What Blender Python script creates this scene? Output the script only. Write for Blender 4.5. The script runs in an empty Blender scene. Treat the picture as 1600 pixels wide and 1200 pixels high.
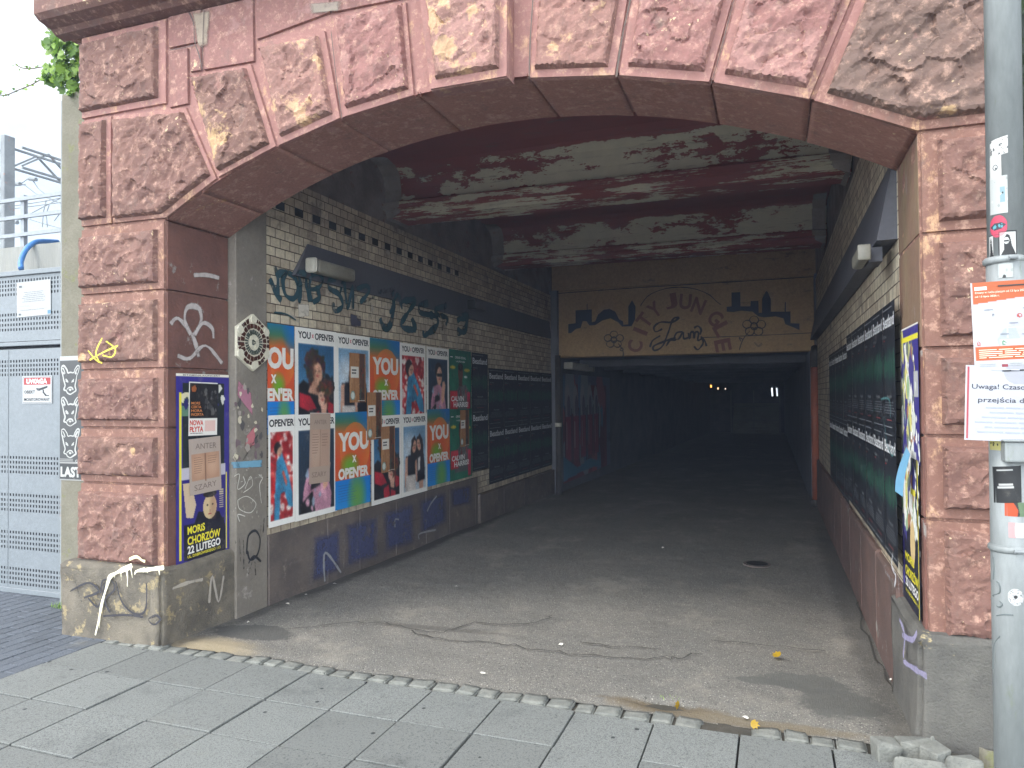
import bpy, bmesh, math, random
import numpy as np
from mathutils import Vector, Matrix, noise
from mathutils.geometry import delaunay_2d_cdt, tessellate_polygon
random.seed(7)
S = bpy.context.scene
COL = S.collection
R = math.radians
LIFT_HAZE = .0040

# ------------------------------------------------------------------ camera
YAW, PITCH, ROLL, FPX = .3462, .0162, -.0079, 1134.6
CAM = Vector((3.76, -3.725, 1.6))
_r0 = Vector((math.cos(YAW), math.sin(YAW), 0))
FW = Vector((-math.sin(YAW)*math.cos(PITCH), math.cos(YAW)*math.cos(PITCH), math.sin(PITCH)))
_u0 = _r0.cross(FW)
RT = math.cos(ROLL)*_r0 + math.sin(ROLL)*_u0
UP = -math.sin(ROLL)*_r0 + math.cos(ROLL)*_u0
cd = bpy.data.cameras.new('camera'); cam = bpy.data.objects.new('camera', cd); COL.objects.link(cam)
cam.matrix_world = Matrix(((RT.x, UP.x, -FW.x, CAM.x), (RT.y, UP.y, -FW.y, CAM.y), (RT.z, UP.z, -FW.z, CAM.z), (0, 0, 0, 1)))
cd.sensor_width = 36; cd.lens = FPX/1600*36; cd.clip_end = 3000; cd.clip_start = .05
S.camera = cam

def ray(px, py): return FW + RT*((px-800)/FPX) - UP*((py-600)/FPX)
def onx(px, py, X): d = ray(px, py); return CAM + d*((X-CAM.x)/d.x)
def ony(px, py, Y): d = ray(px, py); return CAM + d*((Y-CAM.y)/d.y)
def onz(px, py, Z): d = ray(px, py); return CAM + d*((Z-CAM.z)/d.z)

# ------------------------------------------------------------------ colour and materials
def lin(c):
    o = []
    for v in c[:3]:
        v /= 255.; o.append(v/12.92 if v <= .04045 else ((v+.055)/1.055)**2.4)
    return (o[0], o[1], o[2], 1)
def nplin(a):
    return np.where(a <= .04045, a/12.92, ((a+.055)/1.055)**2.4)

class NT:
    def __init__(s, name):
        s.m = bpy.data.materials.new(name); s.m.use_nodes = True
        s.t = s.m.node_tree; s.n = s.t.nodes; s.n.clear()
        s.out = s.n.new('ShaderNodeOutputMaterial')
        s.b = s.n.new('ShaderNodeBsdfPrincipled')
        s.t.links.new(s.b.outputs[0], s.out.inputs[0])
        s.pos = s.n.new('ShaderNodeNewGeometry').outputs['Position']
    def ln(s, a, b):
        if isinstance(a, (int, float)): b.default_value = a
        elif isinstance(a, (tuple, list)): b.default_value = a
        else: s.t.links.new(a, b)
    def vec(s, scale=(1, 1, 1), loc=(0, 0, 0), src=None):
        m = s.n.new('ShaderNodeMapping'); s.ln(src or s.pos, m.inputs[0])
        m.inputs['Scale'].default_value = scale; m.inputs['Location'].default_value = loc
        return m.outputs[0]
    def noise(s, scale, detail=5, rough=.6, src=None, dist=0):
        n = s.n.new('ShaderNodeTexNoise'); s.ln(src or s.pos, n.inputs['Vector'])
        n.inputs['Scale'].default_value = scale; n.inputs['Detail'].default_value = detail
        n.inputs['Roughness'].default_value = rough; n.inputs['Distortion'].default_value = dist
        return n.outputs[0]
    def voro(s, scale, src=None, out=0, feat='F1'):
        n = s.n.new('ShaderNodeTexVoronoi'); n.feature = feat; s.ln(src or s.pos, n.inputs['Vector'])
        n.inputs['Scale'].default_value = scale
        return n.outputs[out]
    def step(s, x, a, b):          # smooth 0..1 between a and b
        n = s.n.new('ShaderNodeMapRange'); n.interpolation_type = 'SMOOTHSTEP'
        s.ln(x, n.inputs[0]); n.inputs[1].default_value = a; n.inputs[2].default_value = b
        return n.outputs[0]
    def rng(s, x, a, b, c, d):
        n = s.n.new('ShaderNodeMapRange'); s.ln(x, n.inputs[0])
        for i, v in enumerate((a, b, c, d)): n.inputs[i+1].default_value = v
        return n.outputs[0]
    def math(s, op, a, b=0):
        n = s.n.new('ShaderNodeMath'); n.operation = op; s.ln(a, n.inputs[0]); s.ln(b, n.inputs[1])
        return n.outputs[0]
    def mix(s, f, a, b, mode='MIX'):
        n = s.n.new('ShaderNodeMix'); n.data_type = 'RGBA'; n.blend_type = mode
        s.ln(f, n.inputs[0]); s.ln(a, n.inputs[6]); s.ln(b, n.inputs[7])
        return n.outputs[2]
    def sep(s, v=None):
        n = s.n.new('ShaderNodeSeparateXYZ'); s.ln(v or s.pos, n.inputs[0]); return n.outputs
    def comb(s, x, y, z):
        n = s.n.new('ShaderNodeCombineXYZ'); s.ln(x, n.inputs[0]); s.ln(y, n.inputs[1]); s.ln(z, n.inputs[2]); return n.outputs[0]
    def attr(s, name):
        n = s.n.new('ShaderNodeAttribute'); n.attribute_name = name; return n.outputs
    def bump(s, h, strength, dist=.01):
        n = s.n.new('ShaderNodeBump'); n.inputs['Strength'].default_value = strength; n.inputs['Distance'].default_value = dist
        s.ln(h, n.inputs['Height']); s.ln(n.outputs[0], s.b.inputs['Normal'])
    def col(s, c, rough=.8, metal=0):
        s.ln(c, s.b.inputs['Base Color']); s.ln(rough, s.b.inputs['Roughness']); s.ln(metal, s.b.inputs['Metallic'])
    def alpha(s, a): s.ln(a, s.b.inputs['Alpha'])

def adj(c, k=.77, d=.24):
    g = sum(c)/3; return tuple(int((v+(g-v)*d)*k*t) for v, t in zip(c, (1.02, 1.0, .95)))
def stone_mat(name, base, dark, paint, paint_amt, cream, cream_amt, seed):
    base, dark, paint, cream = adj(base), adj(dark), adj(paint), adj(cream, .9, .1)
    m = NT(name); v = m.vec(loc=(seed*3.1, seed*1.7, seed))
    n1 = m.noise(2.2, 6, .62, v); n2 = m.noise(9, 6, .7, v); n3 = m.noise(60, 4, .6, v)
    c = m.mix(m.step(n1, .3, .7), lin(base), lin(dark))
    c = m.mix(m.step(m.math('ADD', n1, m.math('MULTIPLY', n2, .5)), 1.0-paint_amt*.5, 1.06-paint_amt*.5), c, lin(paint)) if paint_amt else c
    v2 = m.vec(loc=(seed*7.3+9, 4, seed*2.2)); q = m.math('ADD', m.noise(3.2, 6, .65, v2), m.math('MULTIPLY', n2, .35))
    c = m.mix(m.step(q, .98-cream_amt*.5, 1.04-cream_amt*.5), c, lin(cream)) if cream_amt else c
    fl_ = m.math('ADD', m.noise(30, 4, .6, m.vec(loc=(seed, 2, 8))), m.math('MULTIPLY', m.noise(2.6, 5, .6, m.vec(loc=(seed+5, 2, 8))), .55))
    c = m.mix(m.step(fl_, .985, 1.02), c, lin(adj((216, 190, 158), .96, .1)))
    c = m.mix(m.step(m.noise(5, 7, .75, m.vec(loc=(seed, 20, 3))), .58, .78), c, lin((112, 94, 88)))
    mo = m.noise(17, 6, .75, m.vec(loc=(3, 11, 5))); mo2 = m.noise(8, 8, .78, m.vec((1, 1, .55), (13, 1, 5)))
    c = m.mix(m.math('MULTIPLY', m.step(mo, .5, .68), .5), c, lin(adj((226, 178, 160), .95, .2)))
    c = m.mix(m.math('MULTIPLY', m.step(mo2, .52, .7), .5), c, lin(adj((120, 98, 92), .95, .3)))
    c = m.mix(m.rng(n3, .3, .7, .0, .32), c, lin((80, 60, 54)))
    m.col(c, .88); m.bump(m.math('ADD', m.math('MULTIPLY', n2, .7), m.math('MULTIPLY', n3, .4)), .55, .009)
    return m.m
M = {}
TERRA = ((166, 110, 98), (142, 92, 84))
M['brown'] = stone_mat('sandstone_brown', (170, 116, 104), (146, 96, 88), (184, 128, 120), .15, (204, 170, 120), .06, 1)
M['brown_cream'] = stone_mat('sandstone_cream_flaked', (168, 120, 106), (146, 98, 90), (190, 128, 122), .2, (204, 168, 126), .38, 2)
M['pink'] = stone_mat('sandstone_pink_paint', (196, 128, 126), (172, 108, 106), (210, 146, 144), .5, (212, 174, 132), .22, 3)
M['pink_cream'] = stone_mat('sandstone_pink_and_cream', (200, 138, 130), (172, 118, 110), (210, 150, 144), .4, (210, 172, 136), .48, 4)
M['pink_grey'] = stone_mat('sandstone_pink_and_grey', (164, 122, 112), (140, 112, 104), (190, 124, 122), .28, (204, 170, 128), .36, 5)
M['trim'] = stone_mat('sandstone_smooth_pink', (194, 128, 126), (178, 114, 110), (202, 142, 140), .4, (206, 160, 130), .08, 6)
M['soffit'] = stone_mat('arch_underside_paint', (222, 150, 134), (206, 134, 120), (226, 158, 146), .3, (206, 156, 116), .3, 8)
def graded_stone():
    # joints and margins: brown on the piers, pink paint above the springing
    m = NT('sandstone_margin'); z = m.sep()[2]; x = m.sep()[0]
    n = m.noise(4, 6, .65); n2 = m.noise(40, 4, .6)
    br = m.mix(n, lin(adj((160, 106, 92))), lin(adj((178, 120, 108))))
    pk = m.mix(n, lin(adj((190, 122, 120))), lin(adj((210, 146, 144))))
    f = m.step(m.math('ADD', z, m.math('MULTIPLY', n, .8)), 3.1, 3.7)
    c = m.mix(f, br, pk)
    c = m.mix(m.math('MULTIPLY', m.step(m.noise(6, 8, .75, m.vec((1, 1, .6), (4, 4, 1))), .55, .66), .8), c, lin((196, 158, 122)))
    c = m.mix(m.step(m.noise(6, 7, .75, m.vec(loc=(1, 9, 1))), .6, .75), c, lin((112, 86, 78)))
    mo = m.noise(17, 6, .75, m.vec(loc=(1, 4, 9))); mo2 = m.noise(8, 8, .78, m.vec((1, 1, .55), (13, 1, 5)))
    c = m.mix(m.math('MULTIPLY', m.step(mo, .5, .68), .5), c, lin(adj((226, 178, 160), .95, .2)))
    c = m.mix(m.math('MULTIPLY', m.step(mo2, .52, .7), .5), c, lin(adj((120, 98, 92), .95, .3)))
    m.col(c, .88); m.bump(m.math('ADD', m.math('MULTIPLY', mo2, 1.5), m.math('ADD', n2, n)), .6, .008); return m.m
M['margin'] = graded_stone()
def rough_plain(name, a, b, rough=.85, s1=3, s2=40, bump=.4, spot=None, spot_amt=.6, metal=0, src=(1, 1, 1)):
    m = NT(name); v = m.vec(src); n = m.noise(s1, 6, .65, v); n2 = m.noise(s2, 5, .65, v)
    c = m.mix(m.step(n, .3, .7), lin(a), lin(b))
    if spot: c = m.mix(m.step(m.noise(s1*2.3, 7, .7, m.vec(src, (3, 7, 1))), spot_amt, spot_amt+.06), c, lin(spot))
    c = m.mix(m.rng(n2, .3, .7, .0, .3), c, lin(tuple(int(k*.62) for k in a)))
    m.col(c, rough, metal); m.bump(n2, bump, .01); return m.m
M['mortar'] = rough_plain('joint_mortar', (96, 82, 76), (120, 100, 92))
M['jamb'] = rough_plain('jamb_paint', adj((164, 100, 88)), adj((134, 84, 74)), .8, 3, 50, .4, (140, 132, 126), .6)
M['jamb_ochre'] = rough_plain('jamb_ochre_paint', adj((168, 118, 100)), adj((172, 146, 108)), .8, 3, 50, .4, (140, 120, 116), .6, src=(1, 1, .35))
M['plinth_grey'] = rough_plain('grey_roughcast', (114, 111, 104), (86, 84, 80), .95, 2.5, 90, 1.0, (180, 164, 124), .64)
M['plinth'] = rough_plain('roughcast_concrete', (132, 123, 108), (92, 86, 77), .95, 4.5, 90, 1.0, (160, 144, 110), .57)
M['concrete_post'] = rough_plain('mossy_concrete', (112, 108, 92), (132, 127, 112), .9, 2.5, 50, .5, (118, 118, 84), .58)
M['concrete_light'] = rough_plain('pale_streaked_concrete', (156, 156, 150), (136, 136, 130), .9, 2, 40, .3, (150, 150, 140), .62, src=(1, 1, .12))
M['pilaster'] = rough_plain('grey_render', (142, 134, 122), (122, 114, 104), .85, 2, 40, .5, (160, 152, 144), .6)
M['base_stone'] = rough_plain('grey_base_stone', (112, 100, 92), (86, 78, 74), .85, 4, 60, .7, (132, 120, 110), .6)
M['base_red'] = rough_plain('red_brown_base_paint', (112, 86, 78), (90, 74, 68), .85, 3, 50, .5, (130, 124, 118), .6)
M['plaster_dark'] = rough_plain('sooty_plaster', (150, 142, 134), (116, 104, 100), .95, 3, 30, .5, (128, 84, 80), .6)
M['cover'] = rough_plain('grey_cover_paint', (92, 92, 98), (82, 82, 90), .6, 2, 30, .15)
M['tunnel_grey'] = rough_plain('deep_tunnel_concrete', (124, 124, 132), (106, 106, 114), .85, 2, 30, .4)
M['granite_sett'] = rough_plain('granite_sett', (142, 142, 134), (112, 114, 109), .9, 12, 90, .8)
M['loose'] = rough_plain('broken_granite', (140, 140, 132), (112, 113, 108), .9, 9, 90, .9)
M['slot'] = rough_plain('dirt_in_joints', (84, 78, 68), (62, 60, 52), .95, 5, 60, .6)
M['street'] = rough_plain('street_asphalt', (128, 128, 124), (112, 112, 110), .9, 1, 60, .5)
M['rust'] = rough_plain('rust_brown_paint', (170, 96, 70), (140, 78, 58), .6, 5, 50, .3, (96, 66, 56), .62, src=(1, 1, .4))
M['old_pipe'] = rough_plain('flaking_dark_pipe', (74, 68, 66), (58, 54, 54), .8, 5, 40, .4, (170, 168, 160), .63)
M['galv'] = rough_plain('galvanised_grey', (152, 156, 156), (128, 133, 132), .5, 5, 60, .12, (128, 134, 124), .6, .1, (1, 1, .25))
M['gate'] = rough_plain('gate_powder_coat', (126, 132, 136), (121, 128, 132), .45, 1.5, 40, .03)
M['black'] = rough_plain('near_black', (24, 26, 28), (32, 34, 36), .7)
M['steel_far'] = rough_plain('weathered_steel', (146, 150, 150), (120, 124, 126), .6, 3, 40, .2, (160, 120, 104), .62)
M['rail'] = rough_plain('rail_paint', (150, 156, 160), (144, 150, 155), .5, 2, 30, .05)
M['blue_pipe'] = rough_plain('blue_plastic', (70, 130, 196), (60, 118, 184), .4, 3, 30, .02)
M['lamp_plastic'] = rough_plain('aged_lamp_diffuser', (150, 146, 132), (128, 124, 112), .45, 4, 40, .1, (104, 100, 92), .6)
M['lamp_white'] = rough_plain('lamp_body', (202, 198, 184), (180, 176, 164), .5, 4, 40, .1)
M['mosaic_cream'] = rough_plain('cream_ceramic', (226, 220, 200), (214, 208, 186), .35, 8, 60, .1)
M['mosaic_brown'] = rough_plain('brown_ceramic', (84, 46, 34), (58, 34, 28), .3, 12, 60, .1)
M['mosaic_green'] = rough_plain('dark_green_ceramic', (84, 92, 84), (60, 68, 64), .3, 12, 60, .1)
M['wood_stem'] = rough_plain('vine_stem', (92, 76, 52), (70, 60, 44), .8)

def brick_mat():
    m = NT('glazed_brick'); p = m.sep()
    v = m.comb(p[1], p[2], 0)
    b = m.n.new('ShaderNodeTexBrick'); m.ln(v, b.inputs['Vector'])
    b.offset = .5; b.inputs['Scale'].default_value = 1; b.inputs['Brick Width'].default_value = .123
    b.inputs['Row Height'].default_value = .0755; b.inputs['Mortar Size'].default_value = .0042; b.inputs['Mortar Smooth'].default_value = .3
    b.inputs['Bias'].default_value = -.1
    b.inputs['Color1'].default_value = lin((224, 212, 186)); b.inputs['Color2'].default_value = lin((176, 160, 138)); b.inputs['Mortar'].default_value = lin((70, 54, 46))
    n = m.noise(2.2, 7, .7); n2 = m.noise(24, 5, .7)
    c = m.mix(m.step(n, .52, .7), b.outputs[0], lin((120, 108, 98)))
    c = m.mix(m.step(m.noise(6, 7, .7, m.vec(loc=(5, 1, 4))), .62, .68), c, lin((188, 180, 168)))
    c = m.mix(m.rng(n2, .35, .7, 0, .4), c, lin((96, 82, 70)))
    m.col(c, .5); m.bump(m.math('SUBTRACT', m.math('MULTIPLY', n2, .25), b.outputs[1]), .8, .006); return m.m
M['brick'] = brick_mat()
def ceiling_mat():
    m = NT('peeling_ceiling_paint'); z = m.sep()[2]
    n = m.noise(2.3, 12, .74, m.vec((.55, 1.0, 1.5), (0, 0, 4)), .2); f = m.noise(9, 9, .75, m.vec((.6, 1, 1.3)))
    st = m.noise(6, 10, .75, m.vec((.22, 1, 5)))
    face = m.math('MULTIPLY', m.step(z, 3.95, 3.90), m.step(z, 3.58, 3.63)); low = m.step(z, 3.62, 3.57)
    q = m.math('ADD', m.math('MULTIPLY', n, .8), m.math('MULTIPLY', f, .3)); q = m.math('ADD', q, m.math('MULTIPLY', face, .19))
    q = m.math('ADD', q, m.math('MULTIPLY', low, m.math('MULTIPLY', m.math('SUBTRACT', st, .36), .9)))
    red = m.mix(m.noise(2, 5), lin((122, 64, 68)), lin((140, 80, 72)))
    pale = m.mix(m.noise(8, 6), lin((206, 200, 176)), lin((174, 168, 150)))
    c = m.mix(m.step(q, .71, .718), red, pale)
    s = m.noise(5, 8, .75, m.vec((.4, 1.2, 5), (3, 1, 7)))
    c = m.mix(m.math('MULTIPLY', m.step(s, .55, .68), .8), c, lin((104, 90, 86)))
    m.col(c, .92); m.bump(m.math('ADD', m.step(q, .70, .72), m.math('MULTIPLY', f, .4)), .5, .006); return m.m
M['ceiling'] = ceiling_mat()
def lintel_mat():
    m = NT('ochre_lintel_paint'); n = m.noise(2.5, 7, .7); n2 = m.noise(30, 5, .6)
    c = m.mix(n, lin((200, 168, 122)), lin((176, 144, 104)))
    c = m.mix(m.step(m.noise(4, 8, .75, m.vec((.6, 1, 1.6), (2, 2, 2))), .58, .66), c, lin((142, 122, 96)))
    c = m.mix(m.rng(n2, .35, .7, 0, .35), c, lin((110, 84, 56)))
    m.col(c, .8); m.bump(n2, .4, .006); return m.m
M['lintel'] = lintel_mat()
def asphalt_mat():
    m = NT('worn_asphalt'); p = m.sep()
    n = m.noise(1.1, 6, .6); g = m.noise(140, 3, .6); sp = m.voro(95)
    c = m.mix(m.step(n, .3, .7), lin((142, 136, 126)), lin((124, 120, 112)))
    c = m.mix(m.rng(g, .3, .7, 0, .6), c, lin((84, 84, 82)))
    c = m.mix(m.math('MULTIPLY', m.step(m.noise(3.5, 8, .75, m.vec(loc=(9, 1, 0))), .5, .72), .45), c, lin((96, 92, 86)))
    c = m.mix(m.rng(m.noise(48, 4, .7, m.vec(loc=(2, 5, 0))), .36, .66, 0, .5), c, lin((92, 90, 86)))
    c = m.mix(m.step(sp, .26, .1), c, lin((186, 182, 172)))
    c = m.mix(m.math('MULTIPLY', m.step(m.voro(60, m.vec(loc=(3, 3, 0))), .2, .1), .8), c, lin((44, 44, 44)))
    c = m.mix(m.math('MULTIPLY', m.step(m.voro(30, m.vec(loc=(1, 2, 0))), .2, .12), .75), c, lin((58, 57, 55)))
    c = m.mix(m.math('MULTIPLY', m.step(m.voro(36, m.vec(loc=(7, 2, 0))), .17, .1), .7), c, lin((196, 190, 178)))
    c = m.mix(m.math('MULTIPLY', m.step(m.noise(1.8, 9, .75, m.vec((1, .7, 1), (4, 4, 0))), .5, .7), .4), c, lin((168, 160, 146)))
    w = m.math('ADD', m.noise(5, 9, .7), m.math('MULTIPLY', m.math('SUBTRACT', m.noise(22, 5, .7), .5), .35))
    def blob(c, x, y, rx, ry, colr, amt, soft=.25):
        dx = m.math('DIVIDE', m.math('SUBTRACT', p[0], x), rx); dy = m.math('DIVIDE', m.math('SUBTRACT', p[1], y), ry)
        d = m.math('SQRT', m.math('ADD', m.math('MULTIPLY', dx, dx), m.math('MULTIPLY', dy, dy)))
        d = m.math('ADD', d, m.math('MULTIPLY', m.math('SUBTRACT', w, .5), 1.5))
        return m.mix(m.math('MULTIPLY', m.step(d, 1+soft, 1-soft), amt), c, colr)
    c = blob(c, .30, .02, .34, .15, lin((158, 142, 112)), .75, .6)      # sand
    c = blob(c, .40, .36, .30, .15, lin((84, 82, 78)), .9, .08)          # damp patch beside the plinth
    c = blob(c, 3.90, .66, .24, .13, lin((92, 91, 86)), .85, .14)         # dark patch near the other pier
    c = blob(c, 4.06, .40, .20, .22, lin((92, 91, 86)), .85, .14)
    c = blob(c, 3.70, .60, .22, .05, lin((92, 91, 86)), .85, .14)
    c = blob(c, 3.22, .095, .13, .05, lin((40, 38, 34)), .95, .3)  # hollow's shade put into the colour so the pothole reads deep
    c = blob(c, 3.22, .07, .30, .06, lin((110, 96, 74)), .8, .3)
    c = blob(c, 3.55, .02, .55, .045, lin((112, 100, 80)), .8, .3)
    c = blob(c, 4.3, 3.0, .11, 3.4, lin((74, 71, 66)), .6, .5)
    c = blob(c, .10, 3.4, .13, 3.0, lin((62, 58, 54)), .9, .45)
    c = blob(c, 1.5, .86, .5, .05, lin((84, 80, 74)), .6, .4)
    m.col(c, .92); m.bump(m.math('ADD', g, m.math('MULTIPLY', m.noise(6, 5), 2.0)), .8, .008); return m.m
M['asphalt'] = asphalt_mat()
def slab_mat(name, a, b, grain):
    m = NT(name); rnd = m.attr('rnd')[2]
    g = m.noise(grain, 3, .7); n = m.noise(3, 6, .6); s = m.noise(grain*.4, 4, .7, m.vec(loc=(2, 2, 2)))
    c = m.mix(rnd, lin(a), lin(b))
    c = m.mix(m.step(g, .38, .5), c, lin(tuple(min(255, int(k*1.22)) for k in a)))
    c = m.mix(m.step(s, .52, .66), c, lin(tuple(int(k*.86) for k in a)))
    c = m.mix(m.math('MULTIPLY', m.step(m.noise(2.2, 7, .7, m.vec((1, 1, 1), (8, 3, 0))), .58, .76), .5), c, lin((116, 113, 102)))
    c = m.mix(m.math('MULTIPLY', m.step(m.noise(1.6, 8, .72, m.vec(loc=(1, 7, 0))), .5, .75), .55), c, lin(tuple(int(k*.72) for k in b)))
    c = m.mix(m.step(m.voro(5.5, m.vec(loc=(3, 1, 0))), .075, .05), c, lin(tuple(int(k*.6) for k in b)))
    v_ = m.rng(rnd, 0, 1, .82, 1.08); c = m.mix(1.0, c, m.comb(v_, v_, v_), 'MULTIPLY')
    m.col(c, .8); m.bump(m.math('ADD', g, n), .35, .004); return m.m
M['slab'] = slab_mat('granite_slab', (104, 105, 102), (78, 81, 81), 210)
M['paver'] = slab_mat('dark_paver', (78, 82, 89), (62, 67, 74), 160)
_pc = {}
def paint(c, rough=.6):
    k = (tuple(c), rough)
    if k not in _pc:
        m = NT('ink_%d_%d_%d' % tuple(c[:3])); n = m.noise(35, 4)
        m.col(m.mix(m.rng(n, .3, .7, 0, .18), lin(c), lin(tuple(int(v*.7) for v in c))), rough); _pc[k] = m.m
    return _pc[k]
def print_mat():
    m = NT('printed_paper'); c = m.attr('Col')[0]
    n = m.noise(9, 7, .7); n2 = m.noise(60, 4)
    c = m.mix(m.math('MULTIPLY', m.step(n, .55, .72), .22), c, lin((150, 142, 130)))
    m.col(c, .55); m.bump(m.math('ADD', m.noise(7, 4), m.math('MULTIPLY', n2, .15)), .25, .012); return m.m
M['print'] = print_mat()
_sp = {}
def spray(c, soft=.5, dens=1.0):
    k = (tuple(c), soft, dens)
    if k not in _sp:
        m = NT('spray_paint_%d_%d_%d' % tuple(c[:3])); e = m.attr('edge')[2]
        n = m.noise(26, 6, .75); n2 = m.noise(7, 5, .6)
        a = m.math('ADD', e, m.math('MULTIPLY', m.math('SUBTRACT', n, .5), .9))
        a = m.step(a, .12, .12+soft)
        a = m.math('MULTIPLY', a, m.math('MULTIPLY', m.step(n2, .22, .46), dens))
        m.col(m.mix(n, lin(c), lin(tuple(min(255, int(v*1.2+6)) for v in c))), .6); m.alpha(a); _sp[k] = m.m
    return _sp[k]
def leaf_mat(name, a, b):
    m = NT(name); rnd = m.attr('rnd')[2]
    c = m.mix(rnd, lin(a), lin(b)); m.col(c, .5)
    tr = m.n.new('ShaderNodeBsdfTranslucent'); m.ln(c, tr.inputs[0])
    mx = m.n.new('ShaderNodeMixShader'); mx.inputs[0].default_value = .4
    m.t.links.new(m.b.outputs[0], mx.inputs[1]); m.t.links.new(tr.outputs[0], mx.inputs[2]); m.t.links.new(mx.outputs[0], m.out.inputs[0]); return m.m
M['leaf'] = leaf_mat('ivy_leaf', (76, 112, 42), (152, 186, 76))
M['leaf_dark'] = leaf_mat('dark_ivy_leaf', (40, 56, 30), (70, 90, 46))
M['leaf_yellow'] = leaf_mat('yellow_leaf', (176, 142, 30), (186, 152, 44))
def glow(name, c, s):
    m = NT(name); m.col(lin(c), .5); m.b.inputs['Emission Color'].default_value = lin(c); m.b.inputs['Emission Strength'].default_value = s; return m.m

# ------------------------------------------------------------------ object helpers
def tag(o, label=None, cat=None, group=None, kind=None):
    for k, v in (('label', label), ('category', cat), ('group', group), ('kind', kind)):
        if v: o[k] = v
    return o
def thing(name, label, cat, loc=(0, 0, 0), group=None):
    o = bpy.data.objects.new(name, None); COL.objects.link(o); o.location = loc; o.empty_display_size = .1
    return tag(o, label, cat, group)
def obj(name, geo, mat, parent=None, smooth=False):
    v, f = geo[0], geo[1]
    off = Vector((0, 0, 0)); p = parent
    while p is not None: off += Vector(p.location); p = p.parent
    me = bpy.data.meshes.new(name)
    me.from_pydata([tuple(Vector(q)-off) for q in v], [], f)
    for m in (mat if isinstance(mat, list) else [mat]): me.materials.append(m)
    if len(geo) > 2 and geo[2] is not None: me.polygons.foreach_set('material_index', geo[2])
    if smooth: me.polygons.foreach_set('use_smooth', [True]*len(me.polygons))
    me.update()
    o = bpy.data.objects.new(name, me); COL.objects.link(o)
    if parent: o.parent = parent
    return o
def fattr(o, name, vals):
    a = o.data.attributes.new(name, 'FLOAT', 'POINT'); a.data.foreach_set('value', list(vals))
def add(g, h):
    n = len(g[0]); g[0].extend(h[0]); g[1].extend([tuple(i+n for i in f) for f in h[1]]); return g
def G(): return ([], [])
def box(x0, x1, y0, y1, z0, z1):
    v = [(x, y, z) for z in (z0, z1) for y in (y0, y1) for x in (x0, x1)]
    return (v, [(0, 2, 3, 1), (4, 5, 7, 6), (0, 1, 5, 4), (2, 6, 7, 3), (0, 4, 6, 2), (1, 3, 7, 5)])
def bevel(geo, w, seg=2):
    bm = bmesh.new(); vs = [bm.verts.new(Vector(p)) for p in geo[0]]
    for f in geo[1]: bm.faces.new([vs[i] for i in f])
    bmesh.ops.bevel(bm, geom=list(bm.edges), offset=w, segments=seg, affect='EDGES', profile=.6)
    bm.verts.ensure_lookup_table(); bm.verts.index_update()
    out = ([tuple(v.co) for v in bm.verts], [tuple(v.index for v in f.verts) for f in bm.faces]); bm.free(); return out
def rough_block(x0, x1, y0, y1, z0, z1, amp, seed, cuts=3, rot=0, tilt=(0, 0), bev=.012):
    bm = bmesh.new(); g = box(x0, x1, y0, y1, z0, z1); vs = [bm.verts.new(p) for p in g[0]]
    for f in g[1]: bm.faces.new([vs[i] for i in f])
    bmesh.ops.bevel(bm, geom=list(bm.edges), offset=bev, segments=2, affect='EDGES')
    bmesh.ops.subdivide_edges(bm, edges=list(bm.edges), cuts=cuts, use_grid_fill=True)
    c = Vector(((x0+x1)/2, (y0+y1)/2, (z0+z1)/2)); Mx = Matrix.Rotation(rot, 3, 'Z') @ Matrix.Rotation(tilt[0], 3, 'X') @ Matrix.Rotation(tilt[1], 3, 'Y')
    for v in bm.verts:
        q = v.co*14+Vector((seed*5.3, seed*2.1, seed)); d = noise.noise_vector(q)*amp + noise.noise_vector(q*3)*amp*.4
        v.co = Mx @ (v.co-c) + c + d
    bm.verts.index_update(); out = ([tuple(v.co) for v in bm.verts], [tuple(v.index for v in f.verts) for f in bm.faces]); bm.free(); return out
def hull_stone(c, sx, sy, sz, rot, seed):
    rx = random.Random(seed); bm = bmesh.new(); Mx = Matrix.Rotation(rot, 3, 'Z')
    for i in range(13):
        p = Vector((rx.choice((-1, 1))*rx.uniform(.55, 1)*sx/2, rx.choice((-1, 1))*rx.uniform(.55, 1)*sy/2, rx.choice((0, 1))*rx.uniform(.7, 1)*sz)); bm.verts.new(Mx @ p+Vector(c))
    bmesh.ops.convex_hull(bm, input=list(bm.verts))
    bmesh.ops.delete(bm, geom=[v for v in bm.verts if not v.link_faces], context='VERTS')
    bmesh.ops.bevel(bm, geom=list(bm.edges), offset=.004, segments=1, affect='EDGES')
    bm.verts.index_update(); r = ([tuple(v.co) for v in bm.verts], [tuple(v.index for v in f.verts) for f in bm.faces]); bm.free(); return r
def tube(pts, r, n=12, cap=True):
    pts = [Vector(p) for p in pts]; V = []; F = []
    rs = r if isinstance(r, (list, tuple)) else [r]*len(pts)
    prev = None
    for i, p in enumerate(pts):
        t = (pts[min(i+1, len(pts)-1)]-pts[max(i-1, 0)]).normalized()
        if prev is None: a = t.orthogonal().normalized()
        else: a = (prev - t*prev.dot(t)).normalized()
        prev = a; b = t.cross(a)
        for k in range(n):
            w = 2*math.pi*k/n; V.append(tuple(p+(a*math.cos(w)+b*math.sin(w))*rs[i]))
    for i in range(len(pts)-1):
        for k in range(n): F.append((i*n+k, i*n+(k+1) % n, (i+1)*n+(k+1) % n, (i+1)*n+k))
    if cap: F += [tuple(range(n))[::-1], tuple(range((len(pts)-1)*n, len(pts)*n))]
    return (V, F)
def bar(a, b, w):
    return tube([a, b], w/1.414, 4)
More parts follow.
